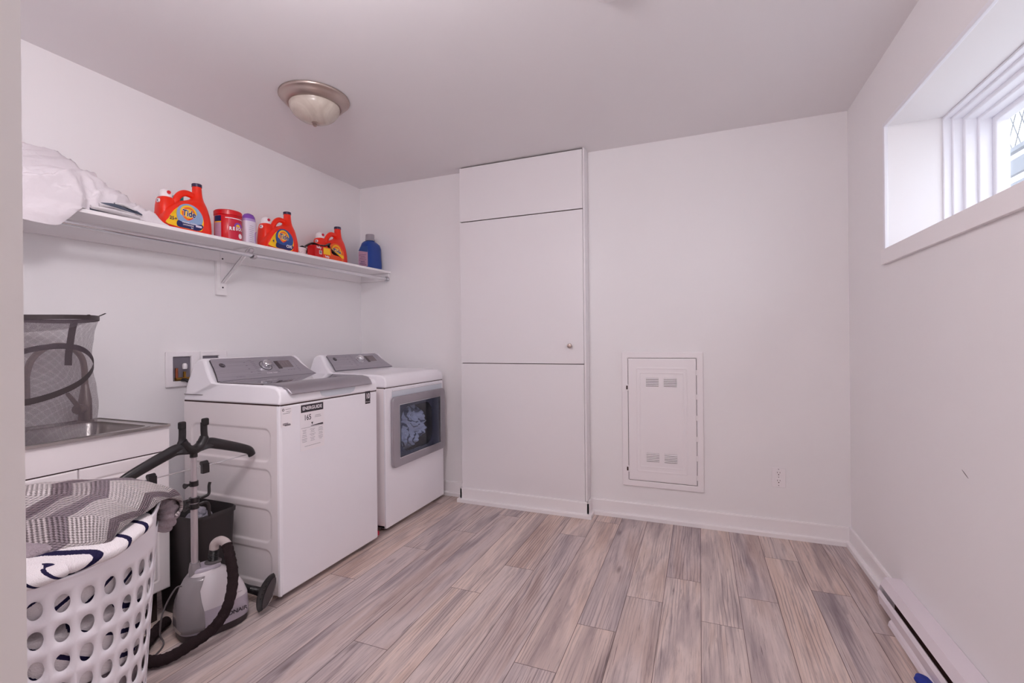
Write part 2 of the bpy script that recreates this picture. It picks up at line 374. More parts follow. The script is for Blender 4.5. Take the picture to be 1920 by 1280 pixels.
def lathe(bm, prof, cx=0, cy=0, cz=0, n=40, M4=None, mi=0):
    """prof: (r,z); closed at the ends when r==0"""
    rings = []
    for r, z in prof:
        if r < 1e-6: rings.append([bm.verts.new((0, 0, z))])
        else: rings.append([bm.verts.new((r * math.cos(2 * PI * i / n), r * math.sin(2 * PI * i / n), z)) for i in range(n)])
    vs = [v for r in rings for v in r]
    for a, b in zip(rings, rings[1:]):
        for i in range(n):
            j = (i + 1) % n
            if len(a) == 1 and len(b) == 1: break
            if len(a) == 1: f = bm.faces.new((a[0], b[j], b[i]))
            elif len(b) == 1: f = bm.faces.new((a[i], a[j], b[0]))
            else: f = bm.faces.new((a[i], a[j], b[j], b[i]))
            f.material_index = mi
    T = M4 if M4 is not None else Matrix.Identity(4)
    for v in vs: v.co = T @ v.co + Vector((cx, cy, cz))
    return bm
def aim(d):
    return Vector((0, 0, 1)).rotation_difference(Vector(d).normalized()).to_matrix().to_4x4()
def cyl(bm, p0, p1, r0, r1=None, n=20, mi=0):
    p0, p1 = Vector(p0), Vector(p1); r1 = r0 if r1 is None else r1; L = (p1 - p0).length
    lathe(bm, [(0, 0), (r0, 0), (r1, L), (0, L)], *p0, n=n, M4=aim(p1 - p0), mi=mi); return bm
def catmull(P, sub=8, closed=False):
    P = [Vector(p) for p in P]; out = []; n = len(P)
    rng = range(n) if closed else range(n - 1)
    for i in rng:
        p0 = P[(i - 1) % n] if closed or i > 0 else P[0]; p1 = P[i]; p2 = P[(i + 1) % n]; p3 = P[(i + 2) % n] if closed or i < n - 2 else P[-1]
        for k in range(sub):
            t = k / sub
            out.append(0.5 * ((2 * p1) + (p2 - p0) * t + (2 * p0 - 5 * p1 + 4 * p2 - p3) * t * t + (3 * p1 - p0 - 3 * p2 + p3) * t ** 3))
    if not closed: out.append(P[-1])
    return out
def tube(bm, P, r, n=12, sub=8, closed=False, mi=0, flat=None, up=None, raw=False):
    """swept tube; r number or function of t; flat=(a,b) scales the section axes"""
    C = [Vector(p) for p in P] if raw else catmull(P, sub, closed)
    rings = []; m = len(C); prev = None
    for i, c in enumerate(C):
        a = C[(i - 1) % m] if closed or i > 0 else C[0]; b = C[(i + 1) % m] if closed or i < m - 1 else C[-1]
        t = (b - a).normalized()
        ref = Vector(up) if up else (prev if prev else (Vector((0, 0, 1)) if abs(t.z) < .9 else Vector((1, 0, 0))))
        nrm = (ref - t * ref.dot(t)).normalized(); prev = nrm; bn = t.cross(nrm)
        rr = r(i / (m - 1)) if callable(r) else r
        fx, fy = flat if flat else (1, 1)
        rings.append([bm.verts.new(c + nrm * (rr * fx * math.cos(2 * PI * k / n)) + bn * (rr * fy * math.sin(2 * PI * k / n))) for k in range(n)])
    pairs = list(zip(rings, rings[1:])) + ([(rings[-1], rings[0])] if closed else [])
    for A, Bq in pairs:
        for k in range(n):
            f = bm.faces.new((A[k], A[(k + 1) % n], Bq[(k + 1) % n], Bq[k])); f.material_index = mi
    if not closed:
        bm.faces.new(rings[0][::-1]).material_index = mi; bm.faces.new(rings[-1]).material_index = mi
    return bm
def loft(bm, secs, n=36, cap=True, mi=0, open_top=False):
    """secs: (cx,cy,z,hx,hy,power[,rot])"""
    rings = []
    for s in secs:
        cx, cy, z, hx, hy, pw = s[:6]; ro = s[6] if len(s) > 6 else 0; ring = []
        for i in range(n):
            t = 2 * PI * i / n; c, d = math.cos(t), math.sin(t)
            x = hx * math.copysign(abs(c) ** (2 / pw), c); y = hy * math.copysign(abs(d) ** (2 / pw), d)
            ring.append(bm.verts.new((cx + x * math.cos(ro) - y * math.sin(ro), cy + x * math.sin(ro) + y * math.cos(ro), z)))
        rings.append(ring)
    for a, b in zip(rings, rings[1:]):
        for i in range(n): bm.faces.new((a[i], a[(i + 1) % n], b[(i + 1) % n], b[i])).material_index = mi
    if cap:
        bm.faces.new(rings[0][::-1]).material_index = mi
        if not open_top: bm.faces.new(rings[-1]).material_index = mi
    return bm
def rrect(w, h, r, n=6, cx=0, cy=0):
    P = []
    for sx, sy, a0 in ((1, 1, 0), (-1, 1, PI / 2), (-1, -1, PI), (1, -1, 1.5 * PI)):
        for i in range(n + 1):
            a = a0 + PI / 2 * i / n; P.append((cx + sx * (w / 2 - r) + r * math.cos(a), cy + sy * (h / 2 - r) + r * math.sin(a)))
    return P
def ellipse(w, h, n=32, cx=0, cy=0): return [(cx + w / 2 * math.cos(2 * PI * i / n), cy + h / 2 * math.sin(2 * PI * i / n)) for i in range(n)]
def plate(bm, pts, fr, t0=0, t1=.001, mi=0):
    """2D outline on a frame (origin,U,V) extruded from t0 to t1 along the normal"""
    o, U, V = (Vector(q) for q in fr); Nn = U.cross(V).normalized()
    A = [bm.verts.new(o + U * p[0] + V * p[1] + Nn * t0) for p in pts]; Bv = [bm.verts.new(o + U * p[0] + V * p[1] + Nn * t1) for p in pts]
    n = len(pts); fs = [bm.faces.new(A[::-1]), bm.faces.new(Bv)]
    for i in range(n): fs.append(bm.faces.new((A[i], A[(i + 1) % n], Bv[(i + 1) % n], Bv[i])))
    for f in fs: f.material_index = mi
    return bm
def ringplate(bm, outer, inner, fr, t0, t1, mi=0):
    """flat ring between two outlines with the same point count"""
    o, U, V = (Vector(q) for q in fr); Nn = U.cross(V).normalized()
    def L(pts, t): return [bm.verts.new(o + U * p[0] + V * p[1] + Nn * t) for p in pts]
    a0, a1, b0, b1 = L(outer, t0), L(outer, t1), L(inner, t0), L(inner, t1); n = len(outer)
    for i in range(n):
        j = (i + 1) % n
        for q in ((a1[i], a1[j], b1[j], b1[i]), (a0[j], a0[i], b0[i], b0[j]), (a0[i], a0[j], a1[j], a1[i]), (b0[j], b0[i], b1[i], b1[j])):
            bm.faces.new(q).material_index = mi
    return bm
def text(name, s, size, m, parent, fr, depth=.0004, bold=0.0, shear=0.0, align='CENTER', sx=1.0, local=False, track=1.0):
    cu = bpy.data.curves.new(name, 'FONT'); cu.body = s; cu.size = size; cu.extrude = 0; cu.offset = bold; cu.shear = shear
    cu.align_x = align; cu.align_y = 'CENTER'; cu.resolution_u = 3; cu.space_character = track
    ob = bpy.data.objects.new('tmp', cu); COL.objects.link(ob)
    dg = bpy.context.evaluated_depsgraph_get(); me = bpy.data.meshes.new_from_object(ob.evaluated_get(dg))
    bpy.data.objects.remove(ob)
    o, U, V = (Vector(q) for q in fr); Nn = U.cross(V).normalized()
    me.transform(Matrix(((U.x * sx, V.x, Nn.x, o.x + Nn.x * depth), (U.y * sx, V.y, Nn.y, o.y + Nn.y * depth), (U.z * sx, V.z, Nn.z, o.z + Nn.z * depth), (0, 0, 0, 1))))
    for mt in list(me.materials): me.materials.pop()
    return put(name, me, m, parent, smooth=False, local=local)
def join_bms(bm, me_obj): pass
def relief(bm, o, U, V, w, h, nu, nv, fn, mi=0):
    """height-field sheet: point = o + U*u + V*v + n*fn(u,v)"""
    o, U, V = Vector(o), Vector(U), Vector(V); Nn = U.cross(V).normalized()
    g = [[bm.verts.new(o + U * (w * i / nu) + V * (h * j / nv) + Nn * fn(w * i / nu, h * j / nv)) for i in range(nu + 1)] for j in range(nv + 1)]
    for j in range(nv):
        for i in range(nu): bm.faces.new((g[j][i], g[j][i + 1], g[j + 1][i + 1], g[j + 1][i])).material_index = mi
    return bm
def sdrr(x, y, cx, cy, w, h, r):
    qx = abs(x - cx) - w / 2 + r; qy = abs(y - cy) - h / 2 + r
    return math.hypot(max(qx, 0), max(qy, 0)) + min(max(qx, qy), 0) - r
def sstep(a, b, x):
    t = max(0, min(1, (x - a) / (b - a))); return t * t * (3 - 2 * t)
def setuv(o, fn, name='UVMap'):
    me = o.data; uv = me.uv_layers.new(name=name)
    for l in me.loops: uv.data[l.index].uv = fn(me.vertices[l.vertex_index].co)

# ------------------------------------------------------------------ the room
FY = -2.95                                # front wall, room side
X0 = 2.17                                 # left side of the doorway the camera stands in
HY = -6.0
# floor: laminate planks with their own coordinates and joints
pw, px0 = 0.1565, 2.2615
joint = {-9: -1.28, -8: -0.88, -7: -0.58, -6: -1.66, -5: -1.177, -4: -0.888, -3: -0.405, -2: -1.55, -1: -1.245, 0: -0.962, 1: -0.72, 2: -1.047, 3: -2.2, 4: -0.32, 5: -0.615, 6: -0.89}
L = 1.41
bm = bmesh.new(); uvp = bm.loops.layers.uv.new('plank'); uve = bm.loops.layers.uv.new('edge'); cl = bm.loops.layers.color.new('rnd')
for k in range(-15, 8):
    xa, xb = px0 + k * pw, px0 + (k + 1) * pw
    xa2, xb2 = max(xa, 0.0), min(xb, WX)
    if k > 6: xb2 = 3.6
    if xb2 <= xa2: continue
    j0 = joint.get(k, -1.9 + (k * .53) % 1.4)
    ys = [j0 + i * L for i in range(-6, 4)]
    for ya, yb in zip(ys, ys[1:]):
        y0, y1 = max(ya, HY), min(yb, 0.0)
        if y1 <= y0: continue
        nseg = 6
        rn = (random.random(), random.random(), random.random(), 1)
        for s in range(2):
            # split across the middle so the edge distance interpolates to a ridge
            xm = (xa2 + xb2) / 2; q0, q1 = (xa2, xm) if s == 0 else (xm, xb2)
            ym = [y0, min(max(y0, ya + .01), y1), max(min(y1, yb - .01), y0), y1]
            yy = sorted(set(round(v, 5) for v in ym))
            for c, d in zip(yy, yy[1:]):
                vs = [bm.verts.new((q0, c, 0)), bm.verts.new((q1, c, 0)), bm.verts.new((q1, d, 0)), bm.verts.new((q0, d, 0))]
                f = bm.faces.new(vs)
                for lp in f.loops:
                    x, y, _z = lp.vert.co
                    lp[uvp].uv = (x - xa, y - ya); lp[uve].uv = (min(x - xa, xb - x), min(y - ya, yb - y, .05)); lp[cl] = rn
fl = struct('floor', bm, 'floor', smooth=False)
struct('trim_6', B((-.12, HY - .12, -.1, 3.75, .12, -.002)), 'ceiling', smooth=False)

struct('ceiling', B((-.12, FY - .12, HC, WX + .0, .12, HC + .1)), 'ceiling', smooth=False)
struct('wall_left', B((-.12, FY - .12, 0, 0, .12, HC)), 'wall', smooth=False)
struct('wall_back', B((0, 0, 0, WX, .12, HC)), 'wall', smooth=False)
# right wall with the deep window opening
WY0, WY1, WZ0, WZ1 = -2.60, -0.58, 1.546, 2.088
TH = 0.40
struct('wall_right', B((WX, FY - .12, 0, WX + TH, .12, WZ0), (WX, FY - .12, WZ1, WX + TH, .12, HC + .1), (WX, WY1, WZ0, WX + TH, .12, WZ1), (WX, FY - .12, WZ0, WX + TH, WY0, WZ1)), 'wall_right', smooth=False)
struct('wall_front', B((0, FY - .12, 0, X0, FY, HC), (X0, FY - .12, 2.20, WX, FY, HC)), 'wall', smooth=False)
# hallway behind the doorway
struct('wall_hall', B((1.3, HY, 0, 1.42, FY - .12, HC), (3.6, HY, 0, 3.72, FY - .12, HC), (1.3, HY - .12, 0, 3.72, HY, HC)), 'hall', smooth=False)
struct('ceiling_hall', B((1.3, HY - .12, HC, 3.72, FY - .12, HC + .1)), 'hall', smooth=False)

# baseboards with their shoe moulding
def bb_run(name, segs):
    o = None
    b1, b2 = bmesh.new(), bmesh.new()
    for kind, a, b, c, s in segs:
        prof = [(0, 0), (.012, 0), (.012, .096), (.009, .103), (0, .103)]
        shoe = [(.012, 0), (.030, 0), (.030, .022), (.026, .028), (.012, .029)]
        for bmx, pr in ((b1, prof), (b2, shoe)):
            if kind == 'y': prism(bmx, [(c + s * q[0], q[1]) for q in pr], 'x', a, b)      # wall facing +-y: c is wall y
            else: prism(bmx, [(c + s * q[0], q[1]) for q in pr], 'y', a, b)
    o = struct(name, b1, 'trim', smooth=False)
    put('shoe_moulding', b2, 'trim', o, smooth=False)
    return o
bb_run('baseboard_back', [('y', 0, .974, 0, -1), ('y', 1.892, WX - .012, 0, -1)])
bb_run('baseboard_right', [('x', -.69, -.001, WX, -1)])
bb_run('baseboard_left', [('x', -1.15, -.012, 0, 1), ('x', FY, -2.43, 0, 1)])

# ------------------------------------------------------------------ window
def window():
    # casing
    b = bmesh.new()
    box(b, WX - .012, WY1 - .006, WZ0, WX + .002, WY1 + .012, WZ1 + .012); box(b, WX - .012, WY0 - .012, WZ0, WX + .002, WY0 + .006, WZ1 + .012)
    box(b, WX - .012, WY0 + .006, WZ1 - .006, WX + .002, WY1 - .006, WZ1 + .012)
    struct('trim_1', b, 'frame_white', bevel=.003)
    # apron board under the opening with the sill board
    b = bmesh.new(); box(b, WX - .016, WY0 - .03, 1.480, WX, WY1 + .030, 1.546); box(b, WX - .0, WY0, 1.540, WX + .2, WY1, 1.5475)
    struct('trim_2', b, 'trim', bevel=.0015)
    # stepped vinyl frame
    w = thing('window_1', 'white vinyl basement window set deep in the right wall', 'window', (WX + .3, (WY0 + WY1) / 2, WZ0))
    del w['label']; del w['category']; w['kind'] = 'structure'
    def fr(x0, x1, ins0, ins1, nm, mt='frame_white', bev=.004):
        fr_ = ((x1, 0, 0), (0, -1, 0), (0, 0, 1))
        b = bmesh.new()
        cy, cz = -(WY0 + WY1) / 2, (WZ0 + WZ1) / 2; ww, hh = WY1 - WY0, WZ1 - WZ0
        def r4(i): return [(cy + ww / 2 - i, cz + hh / 2 - i), (cy - ww / 2 + i, cz + hh / 2 - i), (cy - ww / 2 + i, cz - hh / 2 + i), (cy + ww / 2 - i, cz - hh / 2 + i)]
        ringplate(b, r4(ins0), r4(ins1), fr_, 0, x1 - x0)
        return put(nm, b, mt, w, bevel=bev, segs=2)
    fr(3.545, 3.575, -.0, .010, 'outer_frame'); fr(3.572, 3.61, 0, .020, 'outer_frame', bev=.005)
    fr(3.605, 3.65, 0, .036, 'inner_frame', bev=.006); fr(3.645, 3.69, 0, .048, 'sash', bev=.006); fr(3.688, 3.735, 0, .068, 'sash', bev=.007)
    b = bmesh.new(); box(b, GX - .008, WY0 + .06, WZ0 + .06, GX - .004, WY1 - .06, WZ1 - .06); put('pane', b, 'glass', w, smooth=False)
window()
# outside: ground, board fence, wire mesh
struct('ground', B((WX + TH, -9, 1.30, 12, 7, 1.40)), 'ground', smooth=False)
fb = thing('garden_fence', 'pale board fence with chain link mesh above, seen through the window', 'fence', (4.6, 2.3, 1.4))
for k in range(6):
    z = 1.47 + k * .16
    put('board', B((4.6, .35, z, 4.63, 4.6, z + .105)), 'fence', fb, smooth=False)
for y in (.36, 1.9, 3.4): put('post', B((4.63, y, 1.4, 4.71, y + .08, 3.3)), 'fence', fb, smooth=False)
put('top_rail', B((4.6, .35, 2.43, 4.64, 4.6, 2.46)), 'fence', fb, smooth=False)
b = bmesh.new()
for k in range(-4, 48):
    for sg in (1, -1):
        P = [(4.66, .40 + k * .10 + sg * q * .42, 2.46 + q * .84) for q in (0, 1)]
        if min(P[0][1], P[1][1]) < .36 or max(P[0][1], P[1][1]) > 4.6: continue
        cyl(b, P[0], P[1], .0035, n=5)
put('mesh_panel', b, 'wire', fb)

# ------------------------------------------------------------------ built-in closet
CX0, CX1, CY = .974, 1.880, -.101
c = thing('built_in_closet', 'tall white built-in closet with three stacked panels against the back wall', 'closet', (1.43, -.05, 0))
b = bmesh.new(); box(b, CX0, CY + .019, 0.0, CX1 + .010, -.001, HC - .001); put('carcass', b, 'closet', c, bevel=.001)
put('reveal', B((CX0 + .004, CY + .015, .05, CX1 - .003, CY + .020, HC - .002)), 'gap', c, smooth=False)
put('side_strip', B((CX1 - .001, CY + .001, .105, CX1 + .011, -.002, HC - .0015)), 'closet', c, bevel=.001)
put('panel', B((CX0, CY, 2.021, CX1 - .003, CY + .018, HC - .010)), 'closet', c, bevel=.0012)
dr = put('door', B((CX0, CY, 1.003, CX1 - .003, CY + .018, 2.014)), 'closet', c, bevel=.0012)
put('panel', B((CX0, CY, .09, CX1 - .003, CY + .018, .998)), 'closet', c, bevel=.0012)
b = bmesh.new(); lathe(b, [(0, 0), (.007, 0), (.0055, .008), (.006, .012), (.0145, .017), (.016, .024), (.012, .031), (0, .034)], 1.787, CY, 1.122, n=24, M4=aim((0, -1, 0))); put('knob', b, 'nickel', dr)
b = bmesh.new()
for pr, sm in (([(0, 0), (.012, 0), (.012, .096), (.009, .103), (0, .103)], 0), ([(.012, 0), (.030, 0), (.030, .022), (.026, .028), (.012, .029)], 0)):
    prism(b, [(CY - q[0], q[1]) for q in pr], 'x', CX0 - .012, CX1 + .024 - 0, fa=lambda p, e: 0)
    prism(b, [(CX1 + .011 + q[0], q[1]) for q in pr], 'y', CY - pr[1][0], -.031)
    prism(b, [(CX0 - q[0], q[1]) for q in pr], 'y', CY - pr[1][0], -.031)
put('baseboard', b, 'trim', c, smooth=False)

# ------------------------------------------------------------------ electrical panel cover, outlet, water box
def panel_cover():
    t = thing('electrical_panel_cover', 'white recessed electrical panel with louvred door on the back wall', 'electrical panel', (2.352, -.005, .21))
    fr_ = ((2.352, -.001, .644), (1, 0, 0), (0, 0, 1))        # normal = -y
    b = bmesh.new(); o4 = lambda w, h: [(w / 2, h / 2), (-w / 2, h / 2), (-w / 2, -h / 2), (w / 2, -h / 2)]
    ringplate(b, o4(.494, .866), o4(.416, .790), fr_, 0, .012); put('frame', b, 'plastic_white', t, bevel=.006)
    put('back_box', plate(bmesh.new(), o4(.418, .792), fr_, 0, .004), 'gap', t, smooth=False)
    def fn(u, v):
        h = .011; d = sdrr(u, v, .206, .393, .30, .66, .004)
        h += .0022 * sstep(.004, 0, abs(d)) ; d2 = sdrr(u, v, .206, .393, .262, .60, .003); h += .0022 * sstep(.004, 0, abs(d2)) - .0015 * sstep(.002, -.002, d2)
        if u < .001 or u > .411 or v < .001 or v > .785: h = .006
        return h
    b = bmesh.new(); relief(b, (2.352 - .206, -.001, .644 - .393), (1, 0, 0), (0, 0, 1), .412, .786, 150, 220, fn)
    dd = put('door', b, 'plastic_white', t, sharp=70)
    for x0, x1 in ((2.258, 2.335), (2.367, 2.443)):
        for z0, z1 in ((.859, .912), (.379, .432)):
            put('louvre_opening', B((x0, -.0125, z0, x1, -.0105, z1)), 'gap', dd, smooth=False)
            b = bmesh.new()
            for k in range(5):
                z = z0 + .004 + k * .0105
                prism(b, [(-.012, z), (-.0165, z - .001), (-.0165, z + .002), (-.012, z + .0068)], 'x', x0, x1)
            put('louvre', b, 'plastic_white', dd, smooth=False)
    for z in (.322, .848):
        b = B((2.128, -.0175, z - .020, 2.148, -.012, z + .020)); put('latch', b, 'plastic_white', t, bevel=.002)
        put('latch_slot', B((2.134, -.0182, z - .012, 2.144, -.0174, z + .012)), 'gap', t, smooth=False)
    for z in (.30, .42, .54, .67, .80, .95):
        put('hinge', B((2.556, -.0165, z - .016, 2.566, -.011, z + .016)), 'plastic_white', t, bevel=.001)
panel_cover()
def outlet():
    t = thing('wall_outlet', 'white duplex power outlet low on the back wall near the corner', 'outlet', (3.0, -.003, .29))
    fr_ = ((3.0, -.001, .345), (1, 0, 0), (0, 0, 1))
    put('cover_plate', plate(bmesh.new(), rrect(.070, .112, .004), fr_, 0, .005), 'plastic_white', t, bevel=.0015)
    for dz in (.026, -.020):
        s = put('socket', plate(bmesh.new(), rrect(.028, .034, .010, cy=dz), fr_, .004, .0065), 'plastic_white', t, bevel=.0006)
        b = bmesh.new(); plate(b, rrect(.0022, .008, .0005, 2, cx=-.0065, cy=dz + .004), fr_, .0066, .0068); plate(b, rrect(.0022, .007, .0005, 2, cx=.0065, cy=dz + .004), fr_, .0066, .0068)
        plate(b, ellipse(.006, .006, 12, 0, dz - .008), fr_, .0066, .0068); put('slots', b, 'gap', s, smooth=False)
    for dz in (.049, .003, -.045): put('screw', plate(bmesh.new(), ellipse(.005, .005, 10, 0, dz), fr_, .005, .0062), 'text_grey', t, smooth=False)
outlet()
def water_box():
    t = thing('washer_supply_box', 'white twin opening laundry supply box in the wall behind the washer', 'supply box', (.004, -1.35, .93))
    fr_ = ((.001, -1.34, 1.024), (0, 1, 0), (0, 0, 1))       # normal = +x
    r4 = lambda y0, y1, z0, z1: [(y1, z1), (y0, z1), (y0, z0), (y1, z0)]
    def R(i, a): return r4(*a)
    b = bmesh.new()
    ringplate(b, r4(-.189, -.010, -.093, .093), r4(-.154, -.060, -.063, .066), fr_, 0, .014)
    ringplate(b, r4(-.010, .150, -.093, .093), r4(.004, .098, -.063, .066), fr_, 0, .014)
    put('frame', b, 'plastic_white', t, bevel=.005)
    for y in (-.107, .051):
        b = bmesh.new(); plate(b, r4(y - .047, y + .047, -.064, .067), fr_, 0, .002)
        put('recess', b, 'text_grey', t, smooth=False)
    vy = -1.34 - .107
    v = put('brass_valve', cyl(cyl(bmesh.new(), (.012, vy - .035, .972), (.012, vy + .038, .972), .0085, n=14), (.012, vy + .012, .965), (.012, vy + .012, 1.01), .007, n=12), 'brass', t)
    b = bmesh.new(); lathe(b, [(0, 0), (.010, .0), (.012, .006), (.012, .022), (.008, .03), (0, .031)], .014, vy + .012, 1.024, n=12); put('valve_cap', b, 'plastic_white', v)
    cyl_b = cyl(bmesh.new(), (.010, vy - .028, .968), (.010, vy - .028, 1.03), .007, n=12); put('copper_pipe', cyl_b, 'copper', t)
    b = tube(bmesh.new(), [(.014, vy - .004, .968), (.036, vy + .01, .962), (.06, vy + .035, .93), (.075, vy + .06, .85), (.08, vy + .07, .6)], .0095, n=12); put('supply_hose', b, 'black', t)
water_box()

# ------------------------------------------------------------------ baseboard heater
def heater():
    t = thing('baseboard_heater', 'long white electric baseboard heater along the right wall', 'heater', (3.32, -1.6, .03))
    y0, y1 = -2.75, -.70
    put('back_plate', B((3.338, y0, .03, 3.352, y1, .146)), 'heater', t, smooth=False)
    b = bmesh.new(); prism(b, [(3.352, .147), (3.352, .1445), (3.296, .142), (3.282, .112), (3.279, .113), (3.293, .146)], 'y', y0, y1); put('top_cover', b, 'heater', t, smooth=False)
    b = bmesh.new(); prism(b, [(3.280, .032), (3.276, .034), (3.268, .078), (3.276, .092), (3.280, .090), (3.273, .078)], 'y', y0, y1); put('front_cover', b, 'heater', t, smooth=False)
    b = bmesh.new(); prism(b, [(3.268, .004), (3.338, .004), (3.338, .030), (3.280, .030), (3.272, .020)], 'y', y0, y1 - .12); put('base', b, 'heater', t, smooth=False)
    for y in (y1 - .004, y0):
        b = bmesh.new(); prism(b, [(3.352, .03), (3.352, .147), (3.293, .146), (3.279, .113), (3.268, .078), (3.276, .03)], 'y', y, y + .004); put('end_cap', b, 'heater', t, smooth=False)
    b = bmesh.new()
    for k in range(240):
        y = y0 + .03 + k * (y1 - y0 - .16) / 240; box(b, 3.286, y, .055, 3.334, y + .0012, .125)
    put('heating_fins', b, 'heater_dark', t, smooth=False)
    put('heating_tube', cyl(bmesh.new(), (3.31, y0 + .02, .09), (3.31, y1 - .02, .09), .008), 'heater_dark', t)
    put('inner_plate', B((3.284, y0 + .01, .035, 3.337, y1 - .10, .05)), 'heater_dark', t, smooth=False)
heater()

# ------------------------------------------------------------------ ceiling lights
def flush_light(cx, cy, label, lit=False):
    t = thing('ceiling_light', label, 'ceiling light', (cx, cy, HC))
    b = bmesh.new(); lathe(b, [(0, -.0), (.160, -.0), (.1700, -.003), (.171, -.009), (.164, -.016), (.155, -.022), (.153, -.028), (.146, -.034), (.142, -.040), (.132, -.046), (.124, -.048), (.120, -.044), (0, -.040)], cx, cy, HC, n=72); put('pan', b, 'nickel', t, sharp=60)
    b = bmesh.new(); pr = [(.124, -.044)] + [(.122 * math.cos(a), -.047 - .082 * math.sin(a)) for a in [PI / 2 * k / 14 for k in range(15)]]; pr[-1] = (0, -.129)
    lathe(b, pr, cx, cy, HC, n=72); put('glass_bowl', b, 'lit_bowl' if lit else 'alabaster', t, sharp=60)
    b = bmesh.new(); lathe(b, [(0, -.120), (.016, -.127), (.017, -.131), (.011, -.136), (.012, -.141), (.007, -.147), (0, -.149)], cx, cy, HC, n=24); put('finial', b, 'nickel', t)
    if lit:
        l = bpy.data.lights.new('lamp_bulb', 'POINT'); l.energy = LAMP_W; l.color = (1, .945, 1.0); l.shadow_soft_size = .12
        o = bpy.data.objects.new('lamp_bulb', l); COL.objects.link(o); o.location = (cx, cy, HC - .28)
M['lit_bowl'] = mat('lit_alabaster', (255, 240, 224), .4, emit=((255, 230, 208), 5.0))
LAMP_W = 25
flush_light(.752, -1.250, 'flush brushed nickel ceiling light with unlit alabaster glass bowl above the appliances')
flush_light(1.74, -2.50, 'lit flush ceiling light near the doorway', lit=True)
def smoke():
    cx, cy = 2.290, -1.438
    t = thing('smoke_detector', 'round white detector on the ceiling, cut off by the top edge of the view', 'smoke detector', (cx, cy, HC))
    b = bmesh.new(); lathe(b, [(0, 0), (.062, 0), (.064, -.006), (.062, -.012), (0, -.012)], cx, cy, HC, n=48); put('base', b, 'plastic_white', t)
    b = bmesh.new(); lathe(b, [(0, -.012), (.054, -.012), (.052, -.026), (.040, -.034), (0, -.036)], cx, cy, HC, n=48); put('cover', b, 'plastic_white', t)
smoke()
def hall_fill():  # added lamp, out of view, for warm fill through the doorway
    t = thing('hall_fill_lamp', 'added round warm fill lamp, unseen in the hallway behind the doorway', 'ceiling light', (2.5, -4.2, HC))
    b = bmesh.new(); lathe(b, [(0, 0), (.19, 0), (.19, -.03), (0, -.03)], 2.5, -4.2, HC, n=40); put('base', b, 'nickel', t)
    hl = mat('fill_diffuser', (255, 236, 220), .5, emit=((255, 222, 204), 6.0))
    b = bmesh.new(); lathe(b, [(.175, -.03), (.17, -.06), (.12, -.09), (0, -.10)], 2.5, -4.2, HC, n=40); put('diffuser', b, hl, t)
hall_fill()
area('hall_fill_light', (2.6, HY + .03, 1.15), (-PI / 2, 0, PI), 1.8, 2.1, 7, (1, .93, .94))  # added area light at the hall's closed end wall, fills from behind the camera


